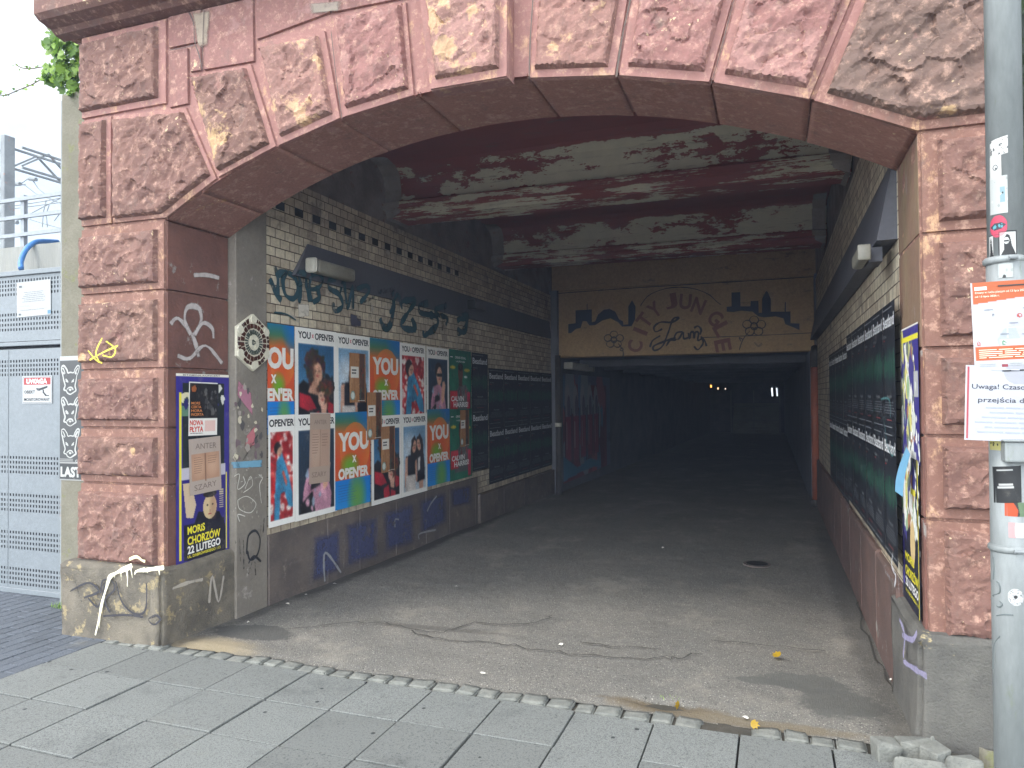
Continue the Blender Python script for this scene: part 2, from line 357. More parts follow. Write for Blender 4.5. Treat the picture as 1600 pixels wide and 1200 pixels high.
def extrude_x(prof, x0, x1):       # profile (y,z) closed, convex or not
    n = len(prof); v = [(x0, y, z) for y, z in prof]+[(x1, y, z) for y, z in prof]
    return (v, [tuple(range(n)), tuple(range(2*n-1, n-1, -1))]+[(i, i+n, (i+1) % n+n, (i+1) % n) for i in range(n)])
def extrude_y(prof, y0, y1):       # profile (x,z)
    n = len(prof); v = [(x, y0, z) for x, z in prof]+[(x, y1, z) for x, z in prof]
    return (v, [tuple(range(n)), tuple(range(2*n-1, n-1, -1))]+[(i, i+n, (i+1) % n+n, (i+1) % n) for i in range(n)])
def spline(pts, k=6):
    P = [Vector(p) for p in pts]
    if len(P) < 3: return P
    out = []
    for i in range(len(P)-1):
        p0, p1, p2, p3 = P[max(i-1, 0)], P[i], P[i+1], P[min(i+2, len(P)-1)]
        for j in range(k):
            t = j/k; out.append(.5*((2*p1)+(p2-p0)*t+(2*p0-5*p1+4*p2-p3)*t*t+(3*p1-p0-3*p2+p3)*t**3))
    out.append(P[-1]); return out
def ribbons(strokes, n, h0=.003, dh=.0004, smooth=True):
    """strokes: list of (world points on a plane, width); n: plane normal. gives geometry and edge values"""
    n = Vector(n); V = []; F = []; E = []
    for si, (pts, w) in enumerate(strokes):
        P = spline(pts) if smooth else [Vector(p) for p in pts]
        h = h0+si*dh; m = len(P)
        for i, p in enumerate(P):
            t = P[min(i+1, m-1)]-P[max(i-1, 0)]
            if t.length < 1e-9: t = Vector((0, 0, 1))
            s = n.cross(t.normalized()); e = 0.25 if i in (0, m-1) else 1
            ww = (w if not isinstance(w, tuple) else w[0]+(w[1]-w[0])*i/(m-1))*(.8+.5*noise.noise(p*11+Vector((si, 0, 0))))
            base = len(V)
            for q, ev in ((-.5, 0), (-.22, e), (.22, e), (.5, 0)): V.append(tuple(p+s*ww*q+n*h)); E.append(ev)
            if i:
                for k in range(3): F.append((base-4+k, base-3+k, base+k+1, base+k))
    return (V, F), E
def paint_marks(name, strokes, n, colr, parent=None, soft=.5, dens=1, h0=.003, smooth=True):
    g, e = ribbons(strokes, n, h0, smooth=smooth); o = obj(name, g, spray(colr, soft, dens), parent); fattr(o, 'edge', e); return o
def paint_area(name, corners, n, colr, parent, dens=.8, h=.002, res=14, soft=.5):
    c = [Vector(p) for p in corners]; V = []; F = []; E = []
    for j in range(res+1):
        for i in range(res+1):
            u, v = i/res, j/res
            p = (c[0]*(1-u)+c[1]*u)*(1-v)+(c[3]*(1-u)+c[2]*u)*v
            V.append(tuple(p+Vector(n)*h)); E.append(min(1, 5*min(u, 1-u, v, 1-v)))
    for j in range(res):
        for i in range(res): a = j*(res+1)+i; F.append((a, a+1, a+res+2, a+res+1))
    o = obj(name, (V, F), spray(colr, soft, dens), parent); fattr(o, 'edge', E); return o
_tc = {}
def text_geo(body, bold=.0, shear=0):
    k = (body, bold, shear)
    if k not in _tc:
        cu = bpy.data.curves.new('t', 'FONT'); cu.body = body; cu.size = 1; cu.offset = bold; cu.shear = shear; cu.resolution_u = 3
        o = bpy.data.objects.new('t', cu); COL.objects.link(o)
        dg = bpy.context.evaluated_depsgraph_get(); me = bpy.data.meshes.new_from_object(o.evaluated_get(dg))
        v = np.array([q.co[:2] for q in me.vertices]) if len(me.vertices) else np.zeros((1, 2)); f = [tuple(p.vertices) for p in me.polygons]
        a, b = v.min(0), v.max(0); v = (v-a)/np.maximum(b-a, 1e-6)
        bpy.data.objects.remove(o); bpy.data.curves.remove(cu); bpy.data.meshes.remove(me); _tc[k] = (v, f)
    return _tc[k]
class Sheet:
    """flat print: a colour grid plus lettering, in its own (u right, v up, n out) frame; origin top-left"""
    def __init__(s, w, h, cell=.007, base=(240, 238, 232)):
        s.w, s.h = w, h; s.W, s.H = max(3, int(w/cell)), max(3, int(h/cell))
        s.a = np.ones((s.H, s.W, 3))*np.array(base)/255.
        s.X, s.Y = np.meshgrid((np.arange(s.W)+.0)/(s.W-1), (np.arange(s.H)+.0)/(s.H-1))
        s.txt = {}; s.curve = 0; s.k = 1.0; s.meshes = None
    def put(s, m, c, al=1.0):
        m = (m*al)[..., None] if m.dtype != bool else (m.astype(float)*al)[..., None]
        s.a = s.a*(1-m)+np.array(c)/255.*m
    def rect(s, x0, y0, x1, y1, c, al=1.0): s.put((s.X >= x0) & (s.X <= x1) & (s.Y >= y0) & (s.Y <= y1), c, al)
    def ell(s, x, y, rx, ry, c, al=1.0, rot=0, clip=None):
        dx, dy = (s.X-x)*s.w, (s.Y-y)*s.h; cr, sr = math.cos(rot), math.sin(rot)
        m = ((dx*cr+dy*sr)/(rx*s.w))**2+((-dx*sr+dy*cr)/(ry*s.w))**2 <= 1
        if clip is not None: m &= clip
        s.put(m, c, al)
    def poly(s, pts, c, al=1.0, clip=None):
        ins = np.zeros(s.X.shape, bool); n = len(pts)
        for i in range(n):
            (x1, y1), (x2, y2) = pts[i], pts[(i+1) % n]
            if y1 == y2: continue
            cnd = (s.Y < y1) != (s.Y < y2)
            ins ^= cnd & (s.X < (x2-x1)*(s.Y-y1)/(y2-y1)+x1)
        if clip is not None: ins &= clip
        s.put(ins, c, al)
    def box(s, x0, y0, x1, y1): return (s.X >= x0) & (s.X <= x1) & (s.Y >= y0) & (s.Y <= y1)
    def grad(s, x0, y0, x1, y1, stops):
        m = s.box(x0, y0, x1, y1); t = np.clip((s.Y-y0)/(y1-y0), 0, 1)
        c = np.stack([np.interp(t, [q[0] for q in stops], [q[1][k]/255. for q in stops]) for k in range(3)], -1)
        s.a[m] = c[m]
    def soft(s, x, y, rx, ry, c, al=1.0, clip=None):
        d = ((s.X-x)/rx)**2+((s.Y-y)/ry)**2; m = np.clip(1-d, 0, 1)*al
        if clip is not None: m = m*clip
        s.put(m, c)
    def speck(s, n, r, cols, region, seed):
        g = random.Random(seed)
        for _ in range(n):
            x = g.uniform(region[0], region[2]); y = g.uniform(region[1], region[3]); q = g.uniform(.6, 1.3)*r
            s.ell(x, y, q, q*g.uniform(.8, 1.2), g.choice(cols), clip=s.box(*region))
    def torn(s, n, size, cols, region, seed):
        g = random.Random(seed)
        for _ in range(n):
            x = g.uniform(region[0], region[2]); y = g.uniform(region[1], region[3]); k = g.randint(5, 9); q = size*g.uniform(.4, 1.3)
            s.poly([(x+q*g.uniform(.4, 1)*math.cos(2*math.pi*i/k), y+q*s.w/s.h*1.6*g.uniform(.4, 1)*math.sin(2*math.pi*i/k)) for i in range(k)], g.choice(cols))
    def text(s, body, x, y, w, h, c, bold=.012, rot=0, shear=0):
        v, f = text_geo(body, bold, shear); pts = []
        cx, cy = (x+w/2)*s.w, -(y+h/2)*s.h
        for q in v:
            px, py = (q[0]-.5)*w*s.w, (q[1]-.5)*h*s.h
            pts.append((cx+px*math.cos(rot)-py*math.sin(rot), cy+px*math.sin(rot)+py*math.cos(rot)))
        s._add(c, pts, f)
    def bar(s, x0, y0, x1, y1, c):
        s._add(c, [(x0*s.w, -y1*s.h), (x1*s.w, -y1*s.h), (x1*s.w, -y0*s.h), (x0*s.w, -y0*s.h)], [(0, 1, 2, 3)])
    def lines(s, x0, x1, y0, y1, n, c, th=.35, seed=1, center=False):
        g = random.Random(seed); d = (y1-y0)/n
        for i in range(n):
            x = x0; e = x0+(x1-x0)*g.uniform(.7, 1)
            if center: k = (x1-e)/2; x += k; e += k
            while x < e:
                q = min(x+g.uniform(.03, .12)*(x1-x0)*2, e); s.bar(x, y0+i*d, q, y0+i*d+d*th, c); x = q+.02*(x1-x0)
    def _add(s, c, pts, f):
        L = s.txt.setdefault(tuple(c), ([], [])); n = len(L[0])
        L[0].extend(pts); L[1].extend([tuple(i+n for i in q) for q in f])
    def photo(s, m, seed=1, amt=.16):
        a = s.a.copy()
        for _ in range(2): a = (a+np.roll(a, 1, 0)+np.roll(a, -1, 0)+np.roll(a, 1, 1)+np.roll(a, -1, 1))/5
        r = np.random.RandomState(seed); gx = r.rand(9, 7)
        yi, xi = s.Y*7.99, s.X*5.99; y0, x0 = yi.astype(int), xi.astype(int); fy, fx = yi-y0, xi-x0
        lo = gx[y0, x0]*(1-fy)*(1-fx)+gx[y0+1, x0]*fy*(1-fx)+gx[y0, x0+1]*(1-fy)*fx+gx[y0+1, x0+1]*fy*fx
        f = 1+(lo-.5)*2*amt+(r.rand(s.H, s.W)-.5)*.22
        s.a[m] = np.clip(a*f[..., None], 0, 1)[m]
    def bend(s, u, v, n):
        if s.curve: n = n - s.curve*((u-s.w*.35)**2)
        return (u, v, n)
    def build(s, nm='sheet'):
        me = bpy.data.meshes.new(nm); H, W = s.H, s.W
        u = (s.X*s.w).ravel(); v = (-s.Y*s.h).ravel()
        me.from_pydata([s.bend(a, b, 0) for a, b in zip(u, v)], [], [(j*W+i, (j+1)*W+i, (j+1)*W+i+1, j*W+i+1) for j in range(H-1) for i in range(W-1)])
        at = me.color_attributes.new('Col', 'FLOAT_COLOR', 'POINT')
        c = np.ones((H*W, 4)); c[:, :3] = nplin(np.clip(s.a.reshape(-1, 3)*s.k, 0, 1)); at.data.foreach_set('color', c.ravel())
        me.materials.append(M['print']); me.update(); s.meshes = [('sheet', me)]
        tv, tf, ti, mats = [], [], [], []
        for c, (pts, f) in s.txt.items():
            mi = len(mats); mats.append(paint(c)); n = len(tv)
            tv += [s.bend(p[0], p[1], .0012+.0003*mi) for p in pts]; tf += [tuple(i+n for i in q) for q in f]; ti += [mi]*len(f)
        if tv:
            tm = bpy.data.meshes.new('lettering'); tm.from_pydata(tv, [], tf)
            for m in mats: tm.materials.append(m)
            tm.polygons.foreach_set('material_index', ti); tm.update(); s.meshes.append(('lettering', tm))
        return s
    def place(s, name, label, cat, origin, u, n, group=None, tilt=0, lift=.004):
        if s.meshes is None: s.build()
        n = Vector(n).normalized(); u = Vector(u).normalized(); v = n.cross(u)
        if tilt: q = Matrix.Rotation(tilt, 3, n); u = q @ u; v = q @ v
        o = bpy.data.objects.new(name, s.meshes[0][1]); COL.objects.link(o); p = Vector(origin)+n*lift
        o.matrix_world = Matrix(((u.x, v.x, n.x, p.x), (u.y, v.y, n.y, p.y), (u.z, v.z, n.z, p.z), (0, 0, 0, 1)))
        tag(o, label, cat, group)
        for nm, me in s.meshes[1:]:
            c = bpy.data.objects.new(nm, me); COL.objects.link(c); c.parent = o
        return o

# ------------------------------------------------------------------ world and sun
w = bpy.data.worlds.new('World'); S.world = w; w.use_nodes = True
nt = w.node_tree; nt.nodes.clear()
out = nt.nodes.new('ShaderNodeOutputWorld'); bg = nt.nodes.new('ShaderNodeBackground'); sky = nt.nodes.new('ShaderNodeTexSky')
sky.sky_type = 'NISHITA'; sky.sun_disc = False; sky.sun_elevation = R(48); sky.sun_rotation = R(222); sky.dust_density = 2.5
tc = nt.nodes.new('ShaderNodeTexCoord'); mp = nt.nodes.new('ShaderNodeMapping'); mp.inputs['Scale'].default_value = (1.4, 1.4, 3.5)
nz = nt.nodes.new('ShaderNodeTexNoise'); nz.inputs['Scale'].default_value = 2.2; nz.inputs['Detail'].default_value = 8; nz.inputs['Roughness'].default_value = .6
rp = nt.nodes.new('ShaderNodeMapRange'); rp.interpolation_type = 'SMOOTHSTEP'; rp.inputs[1].default_value = .36; rp.inputs[2].default_value = .6; rp.inputs[3].default_value = .45; rp.inputs[4].default_value = 1
mx = nt.nodes.new('ShaderNodeMix'); mx.data_type = 'RGBA'; mx.inputs[7].default_value = (8.2, 8.9, 9.4, 1)
L = nt.links.new
L(tc.outputs['Generated'], mp.inputs[0]); L(mp.outputs[0], nz.inputs['Vector']); L(nz.outputs[0], rp.inputs[0]); L(rp.outputs[0], mx.inputs[0])
sx = nt.nodes.new('ShaderNodeSeparateXYZ'); L(tc.outputs['Generated'], sx.inputs[0])
hz = nt.nodes.new('ShaderNodeMapRange'); L(sx.outputs[2], hz.inputs[0])
for i_, v_ in enumerate((0, .75, 1.75, .55)): hz.inputs[i_+1].default_value = v_
cl = nt.nodes.new('ShaderNodeVectorMath'); cl.operation = 'SCALE'; cl.inputs[0].default_value = (8.2, 8.8, 9.3); dt = nt.nodes.new('ShaderNodeVectorMath'); dt.operation = 'DOT_PRODUCT'; L(tc.outputs['Generated'], dt.inputs[0]); dt.inputs[1].default_value = (-.1, -.9, .42)
dm = nt.nodes.new('ShaderNodeMapRange'); L(dt.outputs['Value'], dm.inputs[0])
for i_, v_ in enumerate((-.6, .9, .07, 2.15)): dm.inputs[i_+1].default_value = v_
mm = nt.nodes.new('ShaderNodeMath'); mm.operation = 'MULTIPLY'; L(hz.outputs[0], mm.inputs[0]); L(dm.outputs[0], mm.inputs[1]); L(mm.outputs[0], cl.inputs['Scale']); L(cl.outputs[0], mx.inputs[7])
L(sky.outputs[0], mx.inputs[6]); L(mx.outputs[2], bg.inputs[0]); L(bg.outputs[0], out.inputs[0]); bg.inputs[1].default_value = .1
sd = bpy.data.lights.new('sun', 'SUN'); sd.energy = .8; sd.angle = R(14); sd.color = (1, .96, .9)
so = bpy.data.objects.new('sun', sd); COL.objects.link(so)
tosun = Vector((math.sin(R(222))*math.cos(R(48)), math.cos(R(222))*math.cos(R(48)), math.sin(R(48))))
so.rotation_euler = tosun.to_track_quat('Z', 'Y').to_euler(); so.location = (0, -10, 20)
S.view_settings.view_transform = 'Standard'; S.view_settings.look = 'None'; S.view_settings.exposure = 1.52; S.view_settings.gamma = 1
S.render.engine = 'CYCLES'

# ------------------------------------------------------------------ ground
FS = -.0157                                              # the passage floor falls inwards
g = G()
for b_ in ((-400, 400, -400, -5.6), (-400, -4.7, -5.6, .4), (-400, -1.19, .4, 42), (7, 400, -5.6, 42), (6.49, 7, .5, 42), (-400, 400, 42, 400)): add(g, ([(b_[0], b_[2], -.012), (b_[1], b_[2], -.012), (b_[1], b_[3], -.012), (b_[0], b_[3], -.012)], [(0, 1, 2, 3)]))
tag(obj('ground', g, M['street']), kind='structure')
tag(obj('ground_bed', box(-6, 7, -14, .56, -.3, -.028), M['slot']), kind='structure')
def floor_geo():
    xs = np.linspace(-.06, 4.5, 58); ys = np.concatenate([np.linspace(-.03, 2, 60), np.linspace(2.1, 9, 60), np.linspace(9.5, 46, 40)])
    V = []; F = []
    for y in ys:
        for x in xs:
            z = .004+FS*max(0, y)+.012*noise.noise(Vector((x*1.3, y*1.3, 0)))+.004*noise.noise(Vector((x*5, y*5, 2)))
            d = math.hypot((x-3.2)/.17, (y-.1)/.07); z -= .05*max(0, 1-d*d)                       # pothole
            d = math.hypot((x-3.98)/.5, (y-.5)/.3); z -= .012*max(0, 1-d*d)
            if y < .03: z -= .01
            V.append((x, y, z))
    n = len(xs)
    for j in range(len(ys)-1):
        for i in range(n-1): a = j*n+i; F.append((a, a+1, a+n+1, a+n))
    return V, F
tag(obj('tunnel_floor', floor_geo(), M['asphalt'], smooth=True), kind='structure')
def slabs():
    g = G(); rn = []; rg = random.Random(3)
    ys = [-.137]+[-.533-.398*i for i in range(14)]
    for j in range(len(ys)-1):
        for i in range(-1, 15):
            x0 = .005+.398*i; x1 = x0+.398
            if i == -1: x0 = -.425
            a = rg.uniform(.003, .006); t = rg.uniform(-.004, .004); q = rg.random()
            b = bevel(box(x0+a, x1-a, ys[j+1]+a, ys[j]-a, -.05, .002+t), .0018, 1); add(g, b); rn += [q]*len(b[0])
    return g, rn
g, rn = slabs(); o = obj('pavement', g, M['slab']); fattr(o, 'rnd', rn); tag(o, kind='structure')
def pavers():
    g = G(); rn = []; rg = random.Random(5)
    for i in range(44):
        x1 = -.432-.1*i; x0 = x1-.1
        for j in range(26):
            y0 = -4.1+.2*j+(.1 if i % 2 else 0); y1 = y0+.2
            a = rg.uniform(.002, .004); b = bevel(box(x0+a, x1-a, y0+a, min(y1-a, .60), -.05, rg.uniform(-.003, .001)), .004, 1)
            if y0 > .55: continue
            add(g, b); rn += [rg.random()]*len(b[0])
    return g, rn
g, rn = pavers(); o = obj('brick_paving', g, M['paver']); fattr(o, 'rnd', rn); tag(o, kind='structure')
# cracks in the asphalt
crk = [[(440, 985), (520, 975), (600, 972), (660, 985), (700, 985), (740, 972), (800, 975), (845, 968), (862, 958)], [(640, 984), (690, 1000), (760, 1003), (800, 1010), (860, 1018), (925, 1025), (1010, 1028), (1060, 1027), (1090, 1020)],
       [(910, 1003), (960, 1008), (1030, 1012)], [(1110, 998), (1180, 1004), (1290, 1015)], [(1335, 880), (1342, 930), (1350, 980), (1380, 1040), (1400, 1085)]]
st = [([onz(x, y, .004+FS*0) for x, y in c], .022) for c in crk]
for s_ in st:
    for p in s_[0]: p.z = .012+FS*max(0, p.y)
rgc = random.Random(4); st2 = []
for P_, w_ in st:
    Q = []
    for p_ in spline(P_, 5): Q.append(p_+Vector((rgc.gauss(0, .012), rgc.gauss(0, .014), 0)))
    st2.append((Q, w_*.75))
o = paint_marks('floor_cracks', st2, (0, 0, 1), (52, 50, 46), None, .5, .85, .004, smooth=False); tag(o, kind='structure')

# granite setts
def gutter():
    V = []; F = []; n = 120
    for j in range(5):
        for i in range(n+1):
            x_, y_ = -.44+5.1*i/n, -.137+.16*j/4; V.append((x_, y_, -.012+.006*noise.noise(Vector((x_*9, y_*9, 1)))-(.012 if j == 4 else 0)))
    for j in range(4):
        for i in range(n): a = j*(n+1)+i; F.append((a, a+1, a+n+2, a+n+1))
    return V, F
tag(obj('gutter_dirt', gutter(), M['slot'], smooth=True), kind='structure')
rg = random.Random(11); x = -.43; k = 0; SET = 'granite setts edging the asphalt'
setx = []
while x < 4.05:
    wd = rg.uniform(.10, .135)
    if 3.40 < x < 3.53: x += .11; continue
    setx.append((x, wd)); x += wd+rg.uniform(.006, .014)
words = ['first', 'second', 'third', 'fourth', 'fifth', 'sixth', 'seventh', 'eighth', 'ninth', 'tenth', 'eleventh', 'twelfth', 'thirteenth', 'fourteenth', 'fifteenth', 'sixteenth', 'seventeenth', 'eighteenth', 'nineteenth', 'twentieth']
half = len(setx)//2
for k, (x, wd) in enumerate(setx):
    g = rough_block(x, x+wd, -.131, -.018+rg.uniform(-.014, .008), -.06, .003+rg.uniform(-.006, .008), .004, k, 3, rg.uniform(-.09, .09), (rg.uniform(-.06, .06), rg.uniform(-.07, .07)), .008)
    o = obj('granite_sett', g, M['granite_sett'], smooth=True)
    where = ('%s from the grey corner plinth end' % words[k]) if k < 20 else ('%s from the end with loose stones' % words[min(19, len(setx)-1-k)])
    tag(o, 'rough granite sett set in the edging row, '+where, 'sett', SET)
loose = [((1385, 1176), .105, .3, 'pale loose sett nearest the edging row in the corner stones'), ((1432, 1176), .15, .1, 'long loose sett between two smaller ones at plinth foot'),
         ((1440, 1197), .2, -.1, 'large flat loose stone in front of the plinth foot'), ((1450, 1168), .07, 1.0, 'small upright wedge of stone leaning on plinth corner'),
         ((1463, 1190), .1, .7, 'bright square loose sett turned on its corner'), ((1498, 1196), .15, .1, 'grey slab-like stone nearest the steel pole')]
for i, ((px, py), sz, rot, lb) in enumerate(loose):
    p = onz(px, py, .02); hh = .13 if 'upright' in lb else .085
    g = hull_stone((p.x, p.y, -.02), sz*1.15, .11, hh+.02, rot, 90+i)
    tag(obj('loose_stone', g, M['loose'], smooth=False), lb, 'stone', 'loose stones at the plinth foot')

# ------------------------------------------------------------------ rusticated portal
XR, ZS, D = 4.39, 2.775, .578
XE = 4.775
AR = 4.58; AC = Vector((XR/2, 0, ZS+.56-AR))
def arch_z(x): return AC.z+math.sqrt(AR*AR-(x-AC.x)**2)
def inset(poly, ms):
    n = len(poly); out = []
    for i in range(n):
        a, b, c = Vector(poly[i-1]), Vector(poly[i]), Vector(poly[(i+1) % n])
        d1 = (b-a).normalized(); d2 = (c-b).normalized()
        n1 = Vector((-d1.y, d1.x)); n2 = Vector((-d2.y, d2.x))
        p1 = b+n1*ms[i-1]; p2 = b+n2*ms[i]; den = d1.x*d2.y-d1.y*d2.x
        if abs(den) < 1e-4: out.append(tuple(p1)); continue
        t = ((p2-p1).x*d2.y-(p2-p1).y*d2.x)/den; out.append(tuple(p1+d1*t))
    return out
def samp(poly, step, jit=0, rg=None, ct=None):
    out = []; n = len(poly)
    for i in range(n):
        a, b = Vector(poly[i]), Vector(poly[(i+1) % n]); L_ = (b-a).length; k = ct[i] if ct else max(1, int(L_/step)); nn = Vector((-(b-a).y, (b-a).x)).normalized()
        for j in range(k):
            p = a+(b-a)*(j/k)
            if jit and 0 < j: p = p+nn*rg.uniform(0, jit)
            out.append(p)
    return out
def pdist(p, poly):
    d = 9; 
    for i in range(len(poly)):
        a, b = Vector(poly[i]), Vector(poly[(i+1) % len(poly)]); e = b-a
        d = min(d, (e.x*(p[1]-a.y)-e.y*(p[0]-a.x))/e.length)
    return d
def facet(p, seed, sc):
    q = Vector((p[0]*sc, p[1]*sc*1.25, seed*3.7)); q += noise.noise_vector(q*1.4)*.35
    ds, ps = noise.voronoi(q); c = ps[0]; t = noise.cell_vector(c*3.3+Vector((seed, 1, 2)))
    return (q-c).dot(Vector((t[0]-.5, t[1]-.5, 0)))*2.2+(t[2]-.5)*.5
def rock(poly, ms, hgt, seed, res=.012, rocky=True, fh=.012, gap=.003):
    """poly (u,v) ccw; returns geometry in (u,v,h): dressed margin and a rock-faced centre, with material index"""
    rgx = random.Random(seed); P0 = inset(poly, [gap]*len(poly)); P1 = inset(poly, [gap+.006]*len(poly))
    pts = []; hs = []
    def push(L_, h):
        s = len(pts)
        for p in L_: pts.append(Vector((p[0], p[1]))); hs.append(h if not callable(h) else h(p))
        return list(range(s, len(pts)))
    ct = [max(1, int((Vector(poly[(i+1) % len(poly)])-Vector(poly[i])).length/.03)) for i in range(len(poly))]
    r0 = push(samp(P0, .05, ct=ct), -.022)
    push(samp(P1, .03, ct=ct), lambda p: fh+.002*noise.noise(Vector((p[0]*9, p[1]*9, seed))))
    if rocky:
        P2 = inset(poly, ms); P3 = inset(poly, [m+.007 for m in ms])
        push(samp(P2, .02), lambda p: fh+.002*noise.noise(Vector((p[0]*9, p[1]*9, seed))))
        push(samp(P3, res*1.3, .012, rgx), lambda p: fh+hgt*(.72+.25*noise.noise(Vector((p[0]*12, p[1]*12, seed)))))
        us = [p[0] for p in P3]; vs = [p[1] for p in P3]
        y = min(vs)
        while y < max(vs):
            x_ = min(us)
            while x_ < max(us):
                p = (x_+rgx.uniform(-.3, .3)*res, y+rgx.uniform(-.3, .3)*res); d = pdist(p, P3)
                if d > .014:
                    q = Vector((p[0], p[1], seed*1.3)); e = min(1, (d-.01)/.05)
                    h = hgt*(.62+.34*noise.noise(q*3.2)+.36*facet(p, seed, 5.5)+.62*(scoop(p, seed, 9)-.3)+.34*(scoop(p, seed+5, 19)-.3)+.13*noise.fractal(q*13, 1, 2, 4))
                    h = hgt*.85*(1-e)+h*e
                    pts.append(Vector(p)); hs.append(fh+max(.006, min(h, hgt*1.9)))
                x_ += res
            y += res
    else:
        us = [p[0] for p in P1]; vs = [p[1] for p in P1]; y = min(vs)
        while y < max(vs):
            x_ = min(us)
            while x_ < max(us):
                if pdist((x_, y), P1) > .02:
                    pts.append(Vector((x_, y))); hs.append(fh+.004*noise.fractal(Vector((x_*6, y*6, seed)), 1, 2, 3))
                x_ += .04
            y += .04
    ed = [(r0[i], r0[(i+1) % len(r0)]) for i in range(len(r0))]
    vo, eo, fo, ov, oe, of = delaunay_2d_cdt(pts, ed, [], 1, 1e-6)
    H = [hs[o[0]] if o else 0 for o in ov]
    P2c = inset(poly, [m-.001 for m in ms]) if rocky else None
    mi = []
    for f in fo:
        c = sum((vo[i] for i in f), Vector((0, 0)))/len(f)
        mi.append(1 if rocky and pdist(c, P2c) > 0 else 0)
    return [(v.x, v.y, h) for v, h in zip(vo, H)], [tuple(f) for f in fo], mi
def scoop(p, seed, sc):
    a, b = p[0]*.8+p[1]*.6, -p[0]*.6+p[1]*.8
    q = Vector((a*sc*.55, b*sc, seed*2.3)); q += noise.noise_vector(q*.9)*.5
    return min(noise.voronoi(q)[0][0], .75)
def ccw(P):
    a = sum(P[i-1][0]*P[i][1]-P[i][0]*P[i-1][1] for i in range(len(P)))
    return a > 0
portal = thing('stone_portal', 'red sandstone archway of rock-faced blocks framing the dark passage', 'archway', (2.2, 0, 0))
def fac(poly_xz, ms, hgt, seed, mat, name='stone_block', y=0, res=.012, rocky=True, fh=.012, parent=None):
    P = [tuple(p) for p in poly_xz]
    if not ccw(P): P = P[::-1]; ms = [ms[(len(P)-2-i) % len(P)] for i in range(len(P))]
    v, f, mi = rock(P, ms, hgt, seed, res, rocky, fh)
    f = [q if True else q for q in f]
    g = ([(a, y-h, b) for a, b, h in v], f, mi)
    return obj(name, g, [M['margin'] if name != 'ashlar_block' else mat, mat], parent or portal)
def px(*pts): return [(lambda p: (p.x, p.z))(ony(a, b, 0)) for a, b in pts]
# core wall with the opening
arc = [(XR*i/40, arch_z(XR*i/40)) for i in range(41)]
prof = [(-.745, -.05), (-.745, 5.3), (XE-.01, 5.3), (XE-.01, -.05), (XR+.02, -.05)]+[(a, b+.02) for a, b in arc[::-1]]+[(-.02, -.05)]
prof = [(a if a != 0 else -.02, b) for a, b in prof]
obj('wall_core', extrude_y(prof, .006, D-.01), M['margin'], portal)
# pier blocks
JZ = [2.78, 2.317, 1.80, 1.405, 1.03, .47]
lm = ['brown', 'brown_cream', 'brown', 'brown_cream', 'brown']
for i in range(5):
    z1, z0 = JZ[i], JZ[i+1]
    fac([(-.755, z0), (-.004, z0), (-.004, z1), (-.755, z1)], [.05 if i < 4 else .035, .06, .06, .006], .045, 10+i, M[lm[i]])
    fac([(XR+.004, z0), (XE, z0), (XE, z1), (XR+.004, z1)], [.05, .006, .045, .072], .05, 30+i, M['brown'], res=.010)
# upper-left wall blocks
fac([(-.755, 3.545), (.012, 3.545), (.012, 4.12), (-.755, 4.12)], [.05, .07, .05, .008], .045, 41, M['brown'])
fac([(-.755, 2.79), (-.47, 2.79), (-.47, 3.54), (-.755, 3.54)], [.05, .05, .03, .006], .045, 42, M['brown'])
fac([(-.464, 2.79), (.006, 2.785)]+px((342, 280), (293, 167))+[(-.464, 3.54)], [.035, .05, .035, .04, .03], .05, 43, M['brown'])
fac(px((342, 280), (435, 230), (395, 100), (295, 118)), [.04, .045, .03, .03], .05, 44, M['brown_cream'])
fac(px((437, 230), (535, 186.5), (510, 47), (401, 68)), [.05, .05, .04, .035], .05, 45, M['pink_cream'])
fac(px((537, 186), (650, 151), (637, 2), (520, 25)), [.05, .035, .03, .035], .05, 46, M['pink'])
k0, k1 = px((668, 148), (801, 121)); k0 = (k0[0], arch_z(k0[0])+.004); k1 = (k1[0], arch_z(k1[0])+.004)
def key():
    P = [ony(672, 143, -.085), ony(795, 122, -.085)]; a, b = (P[0].x, P[0].z), (P[1].x, P[1].z)
    top = [(b[0]+.01, 4.05), (a[0]-.09, 4.05)]
    o = fac([a, b]+top, [.055, .05, .03, .05], .05, 47, M['pink_cream'], 'keystone', -.085)
    g = G(); add(g, extrude_y([(a[0]+.004, a[1]+.004), (b[0]-.004, b[1]+.004), (top[0][0]-.004, 4.04), (top[1][0]+.004, 4.04)], -.082, .016))
    obj('keystone_side', g, M['margin'], portal)
key()
fac(px((827, 125), (963, 121), (993, -60), (838, -60)), [.05, .05, .03, .035], .05, 48, M['pink_cream'], res=.011)
fac(px((965, 121), (1110, 132), (1164, -60), (995, -60)), [.055, .045, .03, .05], .05, 49, M['pink'], res=.010)
fac(px((1112, 132), (1266, 159), (1358, -60), (1166, -60)), [.055, .04, .03, .05], .055, 50, M['pink'], res=.010)
q = px((1268, 160), (1432, 212), (1360, -60))
fac([q[0], (q[1][0], ZS+.008), (XE, ZS+.008), (XE, 3.75), q[2]], [.055, .05, .006, .03, .05], .06, 51, M['pink_grey'], res=.010)
